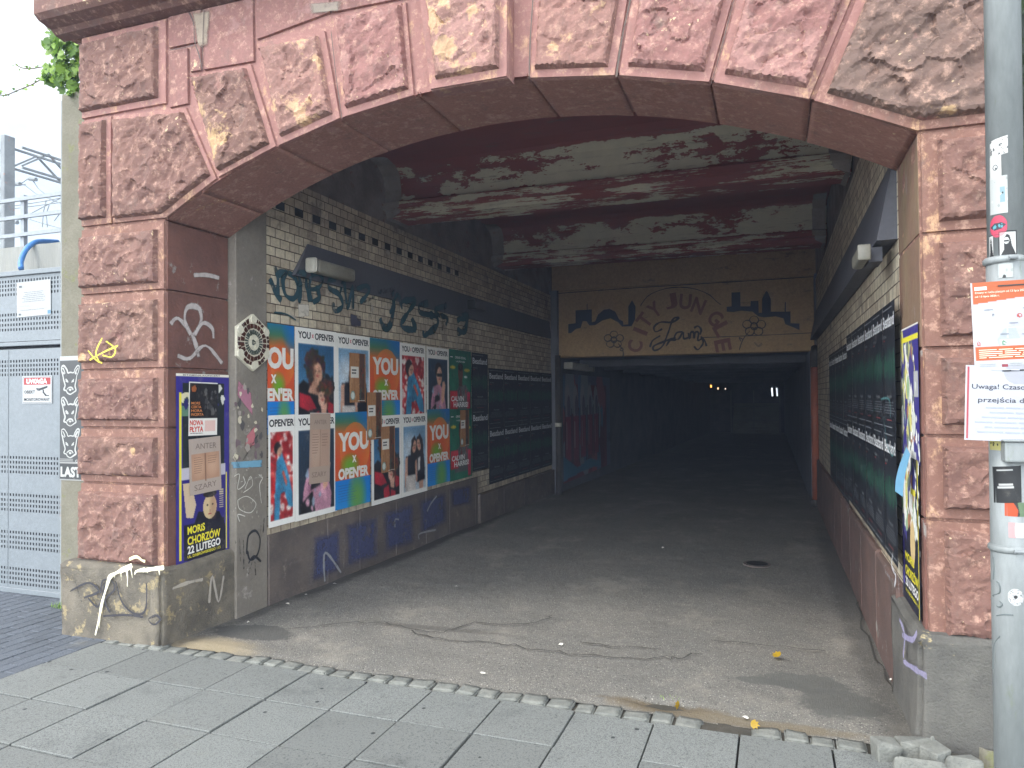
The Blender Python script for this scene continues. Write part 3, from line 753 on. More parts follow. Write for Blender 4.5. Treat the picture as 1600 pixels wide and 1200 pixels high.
# smooth spandrel stones
sp = [((264, 26), (317, 14), (317, 67), (265, 78)), ((265, 81), (296, 74), (297, 164), (266, 171)), ((319, 14), (398, -4), (400, 98), (319, 112)), ((401, -5), (517, -30), (518, 22), (402, 65)), ((519, -30), (655, -62), (652, -4), (521, 22)),
      ((299, 72), (317, 69), (317, 112), (298, 115))]
for i, P in enumerate(sp):
    fac(px(*P), [0]*4, 0, 60+i, M['trim'], 'ashlar_block', rocky=False)
fac([(1.95, 3.92), (XE, 3.92), (XE, 4.12), (1.95, 4.12)], [0]*4, 0, 70, M['trim'], 'ashlar_block', rocky=False)
# cornice and parapet
cp = [(.0, 4.125), (-.07, 4.14), (-.10, 4.165), (-.19, 4.185), (-.225, 4.215), (-.225, 4.52), (-.19, 4.56), (.0, 4.6)]
obj('cornice', extrude_x(cp, -.93, XE+.2), M['brown'], portal)
obj('cornice_return', bevel(box(-.93, -.757, .002, .58, 4.15, 4.56), .02), M['brown'], portal)
obj('parapet', box(-.745, XE-.01, .018, .5, 5.3, 6.0), M['brown'], portal)
# arch underside, one panel per voussoir
vx = [.0, .30, .90, 1.337, 1.86, 2.53, 3.005, 3.485, 3.945, XR]
for i in range(len(vx)-1):
    V = []; F = []; n = 14; gp = .004 if i not in (4, 5, 6) else .010
    for j in range(n+1):
        x_ = vx[i]+gp+(vx[i+1]-vx[i]-2*gp)*j/n
        for k_ in range(9):
            y = -.004+(D+.004)*k_/8; a = math.asin((x_-AC.x)/AR); rr = AR+.003*noise.noise(Vector((x_*4, y*4, i)))
            V.append((AC.x+rr*math.sin(a), y, AC.z+rr*math.cos(a)))
    b0 = len(V)
    for j in range(n):
        for k_ in range(8): a = j*9+k_; F.append((a, a+9, a+10, a+1))
    # joint returns
    for j in (0, n):
        for k_ in range(9): p = V[j*9+k_]; V.append((p[0], p[1], p[2]+.03))
    for k_ in range(8):
        F.append((k_, k_+1, b0+k_+1, b0+k_)); F.append((n*9+k_+1, n*9+k_, b0+9+k_, b0+10+k_))
    obj('voussoir_soffit', (V, F), M['soffit'], portal, True)
# cement repair, roots and cracks
FZ = lambda x, y: ony(x/4., y/4., -.016)
paint_area('cement_repair', [FZ(1190, 60), FZ(1330, 40), FZ(1300, 300), FZ(1240, 320)], (0, -1, 0), (126, 112, 96), portal, .9, .004, 14, .9)
paint_area('cement_repair', [FZ(1920, 20), FZ(2150, 0), FZ(2140, 70), FZ(1930, 95)], (0, -1, 0), (122, 110, 98), portal, .9, .004, 14, .9)
paint_marks('stone_crack', [([FZ(*p) for p in ((1185, 75), (1215, 150), (1222, 260), (1250, 350), (1270, 440))], (.018, .008)), ([FZ(*p) for p in ((1280, 60), (1275, 200), (1268, 430))], (.01, .004)), ([FZ(*p) for p in ((1065, 315), (1140, 305), (1215, 285))], .01), ([FZ(*p) for p in ((1195, 465), (1250, 462))], .02)], (0, -1, 0), (66, 52, 46), portal, .3, .9, .007)
paint_marks('stone_crack', [([ony(*p, -.014) for p in ((827, 124), (829, 60), (833, 0), (835, -40))], .012), ([ony(*p, -.014) for p in ((963, 121), (972, 60), (985, 0), (990, -40))], .016), ([ony(*p, -.014) for p in ((1111, 131), (1122, 95), (1147, 0))], .006), ([ony(*p, -.014) for p in ((518, 48), (526, 120), (535, 185))], .008)], (0, -1, 0), (70, 58, 50), portal, .3, .9, .004)
# jamb faces
for i in range(5):
    z1, z0 = JZ[i], JZ[i+1]
    for sd_, X, mt in ((1, 0, 'jamb'), (-1, XR, 'jamb_ochre' if i < 2 else 'jamb')):
        v, f, mi = rock([(.0, z0), (D, z0), (D, z1), (.0, z1)], [0]*4, 0, 80+i, rocky=False, fh=.004)
        if sd_ < 0: f = [q_[::-1] for q_ in f]
        obj('jamb_stone', ([(X+sd_*h-sd_*.004, a, b) for a, b, h in v], [q_[::-1] for q_ in f]), M[mt], portal)
# plinths
def plinth(x0, x1, y0, y1, z1, seed, inner):
    bm = bmesh.new(); g = box(x0, x1, y0, y1, -.08, z1); vs = [bm.verts.new(p) for p in g[0]]
    for f in g[1]: bm.faces.new([vs[i] for i in f])
    top = [e for e in bm.edges if all(v.co.z > z1-.01 for v in e.verts)]
    bmesh.ops.bevel(bm, geom=top, offset=.055, segments=3, affect='EDGES', profile=.6)
    ve = [e for e in bm.edges if abs(e.verts[0].co.z-e.verts[1].co.z) > .2]
    bmesh.ops.bevel(bm, geom=ve, offset=.02, segments=2, affect='EDGES')
    bmesh.ops.subdivide_edges(bm, edges=list(bm.edges), cuts=22, use_grid_fill=True)
    for v in bm.verts:
        q_ = v.co*5+Vector((seed, 0, 0)); v.co += noise.noise_vector(q_)*.012+noise.noise_vector(q_*5)*.004
    bm.verts.index_update(); r = ([tuple(v.co) for v in bm.verts], [tuple(v.index for v in f.verts) for f in bm.faces]); bm.free(); return r
pl = obj('plinth', plinth(-.86, .045, -.085, .63, .50, 1, 1), M['plinth'], portal, True)
pr_ = obj('plinth', plinth(XR-.05, XE+.02, -.075, .68, .53, 2, -1), M['plinth_grey'], portal, True)
# paint on the plinth
def PF(x, y): return ony(x, y, -.09)
z3 = lambda x, y: (x/3., 800+y/3.)
tagst = [[(335, 370), (420, 330), (470, 370), (400, 400)], [(360, 325), (390, 420)], [(420, 400), (470, 440), (500, 330)], [(480, 380), (490, 320), (530, 320), (545, 360), (500, 410), (525, 470)], [(550, 320), (580, 420), (640, 475), (690, 455), (695, 330)], [(720, 335), (725, 420)], [(490, 485), (600, 480), (680, 490)], [(740, 480), (705, 500), (730, 525), (760, 500), (740, 480)]]
paint_marks('graffiti_tag', [([PF(*z3(*p)) for p in s_], .02) for s_ in tagst], (0, -1, 0), (44, 42, 46), pl, .4, 1, .012)
DP = lambda *L_: [PF(*z3(*p)) for p in L_]
drip = [(DP((628, 250), (570, 275), (525, 300), (515, 330)), (.05, .03)), (DP((520, 300), (508, 350), (490, 410), (478, 470), (468, 520), (455, 574)), (.034, .016)), (DP((600, 262), (606, 300), (605, 348)), (.03, .005)), (DP((575, 275), (578, 318)), (.02, .004)), (DP((622, 255), (630, 305)), (.025, .006)), (DP((640, 290), (650, 275), (690, 268)), (.012, .03)), (DP((690, 270), (740, 262), (778, 258)), (.035, .05)), (DP((755, 262), (757, 292)), (.03, .006)), (DP((700, 268), (702, 284)), (.02, .005)), (DP((480, 480), (476, 540)), (.01, .004)), (DP((550, 282), (548, 305)), (.02, .004))]
paint_marks('paint_spill', drip, (0, -1, 0), (224, 214, 180), pl, .12, 1, .014)
paint_marks('paint_spill', [([ony(*z3(*p), -.075) for p in ((605, 222), (640, 210), (665, 226), (680, 232))], (.03, .035))], (0, -1, 0), (226, 208, 160), portal, .12, 1, .0)
PR = lambda x, y: onx(1380+.41667*x, 700+.41667*y, XR-.055)
paint_marks('graffiti_tag', [([PR(*p) for p in s_], .05) for s_ in [[(70, 640), (90, 700), (85, 790)], [(80, 700), (120, 720), (140, 690)], [(85, 800), (130, 830), (180, 860)]]], (-1, 0, 0), (150, 144, 176), pr_, .9, .7, .012)
PJ = lambda x, y: onx(x, y, .055)
paint_marks('graffiti_tag', [([PJ(*z3(*p)) for p in s_], .035) for s_ in [[(800, 360), (880, 330), (950, 315)], [(880, 330), (885, 480)], [(975, 430), (990, 300), (1020, 420), (1045, 290)], [(1050, 290), (1060, 275)]]], (1, 0, 0), (176, 168, 156), pl, .6, .6, .008)
# jamb graffiti above the poster (silver loops)
zj = lambda x, y: onx(x/4., 300+y/4., .002)
paint_marks('graffiti_tag', [([zj(*p) for p in s_], .055) for s_ in [[(1060, 830), (1110, 790), (1200, 900), (1240, 1040)], [(1190, 900), (1150, 800), (1170, 720), (1240, 730), (1250, 820), (1200, 900)], [(1210, 900), (1260, 820), (1320, 850), (1330, 920)], [(1100, 1020), (1180, 1040), (1280, 960), (1390, 1080)], [(1200, 520), (1290, 520), (1370, 540)], [(1290, 610), (1360, 660)]]], (1, 0, 0), (172, 164, 160), portal, 1.1, .85, .006)
# yellow scribble on a pier block
zb = lambda x, y: ony(x/4., 300+y/4., -.085)
paint_marks('graffiti_tag', [([zb(*p) for p in s_], .016) for s_ in [[(550, 990), (600, 1050), (640, 1070)], [(640, 910), (600, 1000), (620, 1060)], [(660, 930), (720, 980), (700, 1030), (640, 1020)], [(560, 1050), (650, 1000), (740, 960)], [(680, 940), (690, 1050)]]], (0, -1, 0), (206, 190, 60), portal, .5, .9, .0)

# ------------------------------------------------------------------ passage walls
XW = .05; Y1 = 8.72
def onL(x, y): return onx(x, y, XW)
LW = thing('brick_wall', 'passage wall of pale glazed brick with posters and green graffiti', 'wall', (0, 4.8, 0))
obj('brickwork', box(-.5, XW, .92, Y1, -.4, 3.375), M['brick'], LW)
obj('plaster_band', box(-.5, XW-.015, D+.001, Y1, 3.376, 4.2), M['plaster_dark'], LW)
obj('pilaster', bevel(box(-.5, XW+.014, D+.003, .925, -.1, 3.374), .008), M['pilaster'], LW)
bs = G(); rg = random.Random(2)
yy = .93
while yy < 5.1:
    L_ = rg.uniform(.5, .8); e = min(yy+L_, 5.15)
    for z0, z1 in ((-.2, .262), (.268, .535)): add(bs, bevel(box(-.2, XW+.02+rg.uniform(0, .004), yy+.003, e-.003, z0-.06, z1), .006, 1))
    yy = e
yy = 5.15
while yy < Y1:
    e = min(yy+.9, Y1); add(bs, bevel(box(-.2, XW+.05, yy+.003, e-.003, -.35, .30), .012, 1)); yy = e
obj('base_course', bs, M['base_stone'], LW)
dk = G()
for i in range(15):
    y = 1.05+.123*2*i*.5*2*.5*2
    add(dk, box(XW-.02, XW+.004, y, y+.11, 3.105, 3.172))
obj('dark_brick_course', dk, M['black'], LW)
def zg(x, y):
    p = onL(410+.19375*x, 400+.19375*y)
    return onx(410+.19375*x, 400+.19375*y, XW+.042) if p.z > 2.60 and p.y > 1.2 else p
gs = [([(55, 180), (110, 310), (150, 360)], .05), ([(90, 80), (120, 180), (115, 320)], .05), ([(120, 150), (180, 130), (260, 180), (280, 290), (240, 345), (180, 310), (160, 200), (190, 140)], .045),
      ([(280, 120), (300, 240), (290, 380)], .05), ([(285, 130), (340, 150), (350, 250), (380, 370)], .045), ([(240, 220), (360, 250)], .035), ([(385, 160), (375, 260), (390, 370)], .05), ([(385, 150), (450, 140), (480, 200), (440, 260), (380, 270)], .05), ([(440, 270), (450, 340), (400, 375)], .045),
      ([(590, 180), (530, 200), (530, 260), (610, 310), (640, 400), (580, 445), (560, 370)], .045), ([(620, 300), (650, 210), (680, 420), (720, 250), (725, 430)], .045), ([(740, 240), (770, 420)], .05), ([(750, 270), (830, 240), (850, 290), (780, 380)], .05), ([(780, 390), (900, 330)], .04), ([(860, 330), (865, 510)], .03),
      ([(920, 290), (1060, 270)], .06), ([(1040, 280), (1050, 420), (1020, 560), (970, 575), (940, 500)], .06), ([(1020, 470), (1080, 310), (1120, 430)], .045), ([(1110, 370), (1225, 360), (1110, 555), (1220, 590), (1195, 500)], .06),
      ([(1330, 380), (1260, 400), (1270, 460), (1390, 490), (1400, 560), (1300, 640), (1290, 600)], .07), ([(1480, 400), (1390, 430), (1400, 470), (1480, 500), (1470, 560)], .06), ([(1370, 530), (1380, 640)], .06), ([(1470, 370), (1440, 600)], .06), ([(1560, 520), (1640, 490), (1620, 600), (1560, 610)], .09), ([(80, 455), (180, 470), (260, 520)], .015)]
paint_marks('graffiti_tag', [([zg(*p) for p in a], b*1.6) for a, b in gs], (1, 0, 0), (30, 62, 70), LW, .35, 1, .006)
paint_area('pale_paint_patch', [zg(280, 380), zg(380, 385), zg(380, 490), zg(285, 500)], (1, 0, 0), (200, 194, 182), LW, .8)
paint_area('faded_stencil', [zg(700, 455), zg(800, 480), zg(800, 575), zg(705, 570)], (1, 0, 0), (60, 60, 76), LW, .8)
# blue paint and faded letters along the base
zl = lambda x, y: onx(400+.3125*x, 740+.3125*y, XW+.024)
for P in [((275, 300), (430, 255), (430, 500), (265, 570)), ((430, 240), (620, 190), (620, 430), (440, 490)), ((620, 180), (800, 120), (800, 360), (630, 420)), ((800, 120), (960, 70), (960, 250), (810, 340)), ((960, 70), (1085, 45), (1080, 160), (965, 180))]:
    paint_area('blue_paint_patch', [zl(*p) for p in P], (1, 0, 0), (62, 66, 100), LW, .85, .004, 14, 1.1)
paint_marks('faded_letters', [([zl(*p) for p in s_], .035) for s_ in [[(340, 545), (342, 395), (425, 500)], [(262, 560), (270, 300)], [(500, 470), (505, 230)], [(600, 400), (605, 205)], [(715, 330), (716, 145)], [(795, 360), (800, 250)], [(812, 330), (815, 300), (900, 280)], [(905, 300), (910, 90)], [(945, 270), (945, 80)], [(985, 170), (985, 65)], [(850, 190), (870, 150), (900, 110)], [(690, 270), (690, 230), (710, 230)], [(650, 290), (652, 200)], [(430, 480), (440, 300)]]], (1, 0, 0), (150, 150, 150), LW, .5, .7, .008)
# scribbles on the pilaster
zp = lambda x, y: onx(260+.2835*x, 560+.2835*y, XW+.016)
paint_marks('graffiti_tag', [([zp(*p) for p in s_], .022) for s_ in [[(440, 1080), (450, 980), (490, 950), (515, 1000), (500, 1080), (460, 1110), (445, 1060)], [(450, 1130), (480, 1090), (520, 1120)], [(470, 1120), (450, 1190)], [(485, 1120), (490, 1195)], [(400, 990), (405, 1120)], [(422, 1000), (424, 1160)], [(375, 995), (378, 1020)], [(518, 920), (512, 970)], [(535, 880), (530, 960)], [(400, 600), (370, 540)], [(500, 420), (420, 560)]]], (1, 0, 0), (34, 34, 36), LW, .3, 1, .003)
paint_marks('graffiti_tag', [([zp(*p) for p in s_], .008) for s_ in [[(370, 650), (400, 640), (390, 720), (430, 690), (420, 650)], [(420, 740), (470, 700), (460, 650), (430, 720)], [(390, 780), (440, 760), (490, 800), (460, 850), (400, 830), (390, 780)], [(505, 640), (525, 660), (510, 700), (520, 800)], [(400, 900), (390, 860), (430, 870)], [(370, 690), (520, 650)]]], (1, 0, 0), (206, 202, 192), LW, .3, .9, .005)
paint_area('pink_paint_patch', [zp(390, 110), zp(470, 190), zp(480, 330), zp(380, 200)], (1, 0, 0), (180, 120, 140), LW, .7, .004)
paint_area('pink_paint_patch', [zp(440, 420), zp(490, 360), zp(490, 480), zp(420, 520)], (1, 0, 0), (186, 110, 116), LW, .8, .004)
paint_area('blue_paint_patch', [zp(340, 570), zp(540, 555), zp(530, 600), zp(350, 610)], (1, 0, 0), (110, 160, 186), LW, .8, .0045)
# torn paper on the pilaster
def scraps(n, fn, reg, nrm, cols, parent, size, seed, h=.003):
    rgx = random.Random(seed)
    for ci, c in enumerate(cols):
        g = G()
        for i in range(n//len(cols)):
            a = fn(rgx.uniform(reg[0], reg[2]), rgx.uniform(reg[1], reg[3])); k = rgx.randint(5, 8); nv = Vector(nrm); t = nv.cross(Vector((0, 0, 1))); s_ = size*rgx.uniform(.3, 1.2)
            v = [tuple(a+nv*(h+.0003*i)+t*s_*rgx.uniform(.3, 1)*math.cos(6.283*j/k)+Vector((0, 0, 1))*s_*rgx.uniform(.4, 1.3)*math.sin(6.283*j/k)) for j in range(k)]
            add(g, (v, [tuple(range(k))]))
        obj('paper_scraps', g, paint(c, .7), parent)['kind'] = 'stuff'
scraps(36, zp, (365, 150, 530, 560), (1, 0, 0), [(214, 204, 180), (120, 100, 104), (170, 160, 150), (90, 84, 84)], LW, .032, 4, .005)
scraps(30, zp, (365, 600, 530, 900), (1, 0, 0), [(176, 170, 158), (150, 142, 130)], LW, .012, 6, .004)

RW = thing('brick_wall', 'passage wall of pale brick behind rows of dark posters, grey cover above', 'wall', (XR, 4.8, 0))
obj('brickwork', box(XR, XR+.5, D+.001, Y1, -.4, 3.375), M['brick'], RW)
obj('plaster_band', box(XR+.015, XR+.5, D+.001, Y1, 3.376, 4.2), M['plaster_dark'], RW)
bs = G(); yy = D+.002
while yy < Y1:
    e = min(yy+.85, Y1); add(bs, bevel(box(XR-.035, XR+.2, yy+.003, e-.003, -.35, .60+rg.uniform(-.01, .01)), .015, 1)); yy = e
obj('base_course', bs, M['base_red'], RW)
zr = lambda x, y: onx(1380+.41667*x, 700+.41667*y, XR-.04)
paint_marks('graffiti_tag', [([zr(*p) for p in s_], .04) for s_ in [[(40, 390), (35, 440), (50, 480), (45, 520)], [(60, 420), (62, 540)], [(10, 460), (30, 490)], [(80, 440), (78, 560)]]], (-1, 0, 0), (196, 196, 200), RW, .5, .8, .004)
# ceiling
TC = thing('tunnel_ceiling', 'passage ceiling of dark red peeling paint with two deep beams', 'ceiling', (2.2, 4.6, 3.4))
obj('ceiling_slab', box(-.4, XR+.4, D-.012, Y1+.3, 3.97, 4.3), M['ceiling'], TC)
for yc in (3.06, 6.08):
    hp = [(.46, 3.972), (.32, 3.94), (.235, 3.86), (.2, 3.72), (.195, 3.61), (.25, 3.585), (.25, 3.525), (.19, 3.515), (.175, 3.44)]
    P = [(yc-a_, b_) for a_, b_ in hp]+[(yc+a_, b_) for a_, b_ in hp[::-1]]
    n = len(P); K = 60; V = []; F = []
    for k in range(K+1):
        x_ = .04+(XR-.08+.04)*k/K
        for (y, z) in P: 
            d = noise.noise_vector(Vector((x_*2, y*5, z*5)))*.008; V.append((x_, y+d.x, min(z+d.y, 3.972)))
    for k in range(K):
        for i in range(n-1): a = k*n+i; F.append((a, a+1, a+n+1, a+n))
    obj('ceiling_beam', (V, F), M['ceiling'], TC, False)
    for xx, s_ in ((.036, 1), (XR-.015, -1)):
        # haunch where the beam meets the wall
        hv = []
        for (y, z) in P: hv.append((xx, yc+(y-yc)*1.25, z-.02))
        m_ = len(hv)
        for (y, z) in P: hv.append((xx+s_*.16, y, max(z, 3.5)+.005))
        obj('beam_haunch', (hv, [(i, i+1, i+1+m_, i+m_) for i in range(m_-1)]+[tuple(range(m_))]), M['plaster_dark'], TC)

# ------------------------------------------------------------------ lintel with skyline lettering
LI = thing('painted_lintel', 'ochre concrete lintel painted with skyline silhouettes, flowers and curved lettering', 'lintel', (2.2, Y1, 2.3))
obj('lintel_panel', bevel(box(.16, XR+.05, Y1, Y1+.35, 2.275, 3.46), .01), M['lintel'], LI)
obj('lintel_top', bevel(box(.05, XR+.06, Y1-.04, Y1+.4, 3.463, 3.962), .015), M['lintel'], LI)
onl = lambda x, y: ony(840+.3*x, 400+.3*y, Y1)
def lin_poly(P, c, name, h=.004):
    V = [tuple(onl(*p)-Vector((0, h, 0))) for p in P]; g = (V, [tuple(t_) for t_ in tessellate_polygon([[Vector(v) for v in V]])])
    return obj(name, g, paint(c, .7), LI)
sk = (44, 54, 76)
lin_poly([(160, 402), (160, 355), (198, 350), (198, 283), (256, 280), (256, 250), (260, 250), (260, 279), (283, 278), (283, 345), (300, 340), (315, 305), (345, 280), (375, 275), (405, 290), (425, 330), (445, 340), (447, 358), (472, 356), (473, 262), (492, 230), (510, 262), (508, 330), (490, 366), (440, 368), (420, 345), (380, 325), (340, 335), (300, 360), (270, 362), (255, 340), (235, 340), (225, 375), (200, 380), (175, 402)], sk, 'skyline_silhouette')
lin_poly([(985, 290), (985, 265), (1010, 262), (1010, 190), (1055, 188), (1057, 262), (1108, 262), (1110, 235), (1150, 233), (1152, 296), (1168, 296), (1168, 225), (1185, 190), (1192, 182), (1200, 190), (1215, 225), (1215, 290), (1286, 290), (1288, 240), (1293, 240), (1293, 290), (1317, 288), (1318, 350), (1364, 352), (1364, 386), (1340, 375), (1290, 355), (1280, 325), (1240, 315), (1180, 320), (1150, 315), (1120, 290), (1060, 285), (1020, 292)], sk, 'skyline_silhouette')
blk = (40, 38, 42)
def lin_strokes(L_, wd, c, nm, soft=.2, dens=1): return paint_marks(nm, [([onl(*p) for p in s_], wd) for s_ in L_], (0, -1, 0), c, LI, soft, dens, .005)
lin_strokes([[(535, 260), (580, 205), (660, 172), (740, 163), (820, 172), (890, 200), (930, 235), (955, 255)], [(105, 195), (480, 168), (800, 148), (1440, 108)], [(850, 425), (1120, 415), (1440, 400)]], .018, blk, 'painted_line')
def flower(cx, cy, r, s_):
    L_ = []
    for k in range(5):
        a = 6.283*k/5-1.57; c = (cx+r*math.cos(a), cy+r*.85*math.sin(a))
        L_.append([(c[0]+r*.62*math.cos(t*.785), c[1]+r*.55*math.sin(t*.785)) for t in range(9)])
    L_.append([(cx+r*.5*math.cos(t*.785), cy+r*.5*math.sin(t*.785)) for t in range(9)]); L_ += s_
    L_ += [[(cx-r*.2, cy-r*.15), (cx-r*.15, cy-r*.1)], [(cx+r*.15, cy-r*.15), (cx+r*.2, cy-r*.1)], [(cx-r*.25, cy+r*.15), (cx, cy+r*.28), (cx+r*.25, cy+r*.12)]]
    lin_strokes(L_, .022, blk, 'painted_flower')
flower(398, 436, 32, [[(420, 455), (445, 495), (445, 530)], [(445, 495), (430, 490), (440, 478), (450, 490)]])
flower(1128, 366, 38, [[(1105, 390), (1070, 435), (1050, 490)], [(1070, 435), (1050, 425), (1060, 445)]])
lin_strokes([[(650, 380), (615, 395), (607, 370), (640, 345), (700, 345), (735, 322), (705, 330), (680, 400), (650, 470), (610, 492), (605, 470), (660, 445), (720, 425)], [(755, 395), (725, 400), (712, 430), (735, 432), (757, 398), (762, 430), (785, 425)], [(785, 400), (792, 430), (798, 400), (812, 398), (815, 428), (822, 398), (838, 400), (835, 440), (855, 432), (862, 455), (835, 488), (815, 470)], [(815, 375), (835, 365), (852, 385), (845, 410)], [(585, 475), (600, 440), (640, 415)], [(880, 470), (870, 440), (850, 420)], [(670, 470), (690, 440), (720, 440)]], .045, blk, 'script_lettering')
let = [('C', 508, 470, 1.35), ('I', 535, 392, 1.15), ('T', 557, 335, .9), ('Y', 610, 280, .6), ('J', 695, 235, .15), ('U', 770, 238, -.1), ('N', 838, 260, -.4), ('G', 925, 325, -.75), ('L', 960, 382, -1.1), ('E', 965, 465, -1.4)]
for ch, cx, cy, rot in let:
    v, f = text_geo(ch, .03); c = onl(cx, cy); sx, sy = (.2, .26) if ch != 'I' else (.07, .26)
    V = []
    for q_ in v:
        a, b = (q_[0]-.5)*sx, (q_[1]-.5)*sy; V.append((c.x+a*math.cos(rot)-b*math.sin(rot), Y1-.007, c.z+a*math.sin(rot)+b*math.cos(rot)))
    obj('curved_letter', (V, f), paint((136, 92, 78), .85), LI)
lin_strokes([[(1130, 450), (1150, 470), (1170, 455)], [(1190, 465), (1210, 455)], [(1235, 470), (1260, 450)], [(990, 470), (1005, 460)], [(1060, 455), (1078, 470)], [(760, 485), (770, 470)], [(1300, 465), (1310, 460)]], .05, (150, 130, 104), 'scuffed_patches', .5, .6)

# ------------------------------------------------------------------ deep passage
DT = thing('deep_passage', 'low dark continuation of the passage beyond the ochre lintel', 'passage', (2.2, 25, -.4))
YE = 41
obj('side_wall', box(-.4, .16, Y1+.01, YE, -1, 2.6), M['tunnel_grey'], DT)
obj('side_wall', box(4.30, 4.9, Y1+.01, YE, -1, 2.6), M['tunnel_grey'], DT)
obj('low_ceiling', box(-.4, 4.9, Y1+.36, YE, 2.29, 2.6), M['tunnel_grey'], DT)
obj('end_wall', box(-.4, 4.9, YE, YE+.3, -1.2, 2.6), M['tunnel_grey'], DT)
for i, y in enumerate((10.2, 12.4, 14.6, 17, 20, 24, 28, 32)): obj('ceiling_rib', box(.16, 4.30, y, y+.18, 2.16, 2.292), M['tunnel_grey'], DT)
# side posts under the lintel and rainwater pipes
obj('corner_post', bevel(box(.03, .17, Y1-.12, Y1-.002, -.3, 3.46), .01), M['tunnel_grey'], DT)
obj('corner_post', bevel(box(XR-.02, XR+.1, Y1-.30, Y1-.002, -.3, 3.46), .01), M['tunnel_grey'], DT)
pp = thing('drainpipe', 'rust brown drainpipe standing at the corner below the ochre lintel', 'pipe', (4.44-.1, 8.3, -.13))
a = (4.345, 8.3)
obj('pipe', tube([(a[0], a[1], -.1), (a[0], a[1], 2.12)], .055, 16), M['rust'], pp, True)
obj('collar', tube([(a[0], a[1], -.14), (a[0], a[1], -.02)], .075, 16), M['old_pipe'], pp, True)
obj('pipe_head', tube([(a[0], a[1], 2.0), (a[0], a[1], 2.2), (a[0]+.02, a[1]+.1, 2.3)], .062, 14), M['old_pipe'], pp, True)
p2 = thing('drainpipe', 'dark flaking drainpipe at the far end of the poster wall', 'pipe', (.19, 8.55, -.13))
obj('pipe', tube([(.2, 8.52, -.13), (.2, 8.52, 2.3)], .05, 14), M['old_pipe'], p2, True)
obj('collar', tube([(.2, 8.52, 1.05), (.2, 8.52, 1.12)], .06, 14), M['lamp_white'], p2, True)
# mural on the deep wall
sm = Sheet(4.0, 2.0, .025, (94, 98, 124)); sm.k = 1.15
sm.rect(0, .1, .9, 1, (112, 58, 78)); sm.torn(26, .12, [(86, 110, 140), (150, 84, 96), (98, 50, 74), (130, 134, 146)], (0, .15, .8, .95), 4)
for k in range(5):
    x_ = .08+k*.14; sm.ell(x_, .3, .05, .1, (146, 142, 150)); sm.ell(x_+.02, .32, .03, .06, (96, 88, 108)); sm.rect(x_-.04, .4, x_+.06, .82, (134, 62, 84)); sm.rect(x_+.06, .32, x_+.075, .86, (38, 40, 62)); sm.rect(x_-.05, .3, x_-.04, .84, (38, 40, 62)); sm.rect(x_-.02, .45, x_-.012, .7, (176, 170, 176))
sm.poly([(0, .75), (.25, .9), (.5, .85), (.75, .92), (.75, .97), (.4, .95), (0, .98)], (74, 120, 150))
sm.place('wall_mural', 'pink and blue graffiti mural on the wall just beyond the lintel', 'mural', (.16, 8.95, 2.0), (0, 1, 0), (1, 0, 0))
# far end: stairs, tubes and lamps
stp = thing('far_stairs', 'grey steps and railings faintly lit at the far end', 'stairs', (2.7, 39, -.6))
for i in range(11): obj('step', box(1.55, 4.0, 38.6+.2*i, 40.95, -.7+.16*i, -.545+.16*i), M['concrete_light'], stp)
g = G(); add(g, bar((1.5, 38.4, .9), (4.05, 38.4, .9), .05)); add(g, bar((1.5, 38.4, .15), (4.05, 38.4, .15), .05))
for x_ in (1.5, 2.7, 4.05): add(g, bar((x_, 38.4, -.6), (x_, 38.4, 1.8), .06))
obj('railing', g, M['steel_far'], stp)
def tube_lamp(P, c, s_, label, wdt, lay):
    t = thing('tube_lamp', label, 'lamp', P[0]); a, b = Vector(P[0]), Vector(P[1])
    obj('housing', bar(a+Vector((0, .06, 0)), b+Vector((0, .06, 0)), wdt*1.6), M['steel_far'], t); obj('tube', tube([a, b], wdt/2, 8), glow('lit_tube', c, s_), t)
tube_lamp([ony(1206, 606, 38), ony(1207, 619, 38)], (225, 232, 240), .8, 'left one of the pair of white tube lamps over far steps', .07, 0)
tube_lamp([ony(1213.5, 606, 38), ony(1214.5, 619, 38)], (225, 232, 240), .6, 'right one of the pair of white tube lamps over far steps', .07, 0)
def bulb(px_, py_, y, c, s_, label, r=.1):
    p = ony(px_, py_, y); t = thing('bulkhead_lamp', label, 'lamp', p); obj('lamp_glass', tube([p+Vector((0, -.03, -r)), p+Vector((0, -.03, r))], [r*.6, r*.6], 10), glow('lit_lamp_glass', c, s_), t, True); obj('back_plate', box(p.x-r, p.x+r, p.y+.03, p.y+.08, p.z-r*1.2, p.z+r*1.2), M['steel_far'], t)
bulb(1111, 603.5, 33, (255, 170, 80), 1.2, 'warm orange lamp high on the far wall, nearest of the row', .06)
bulb(1122, 607, 37, (255, 204, 150), 1, 'pale orange lamp second along the far wall', .05)
bulb(1133.5, 607.5, 39, (255, 225, 200), .7, 'tiny pale lamp last along the far wall', .04)

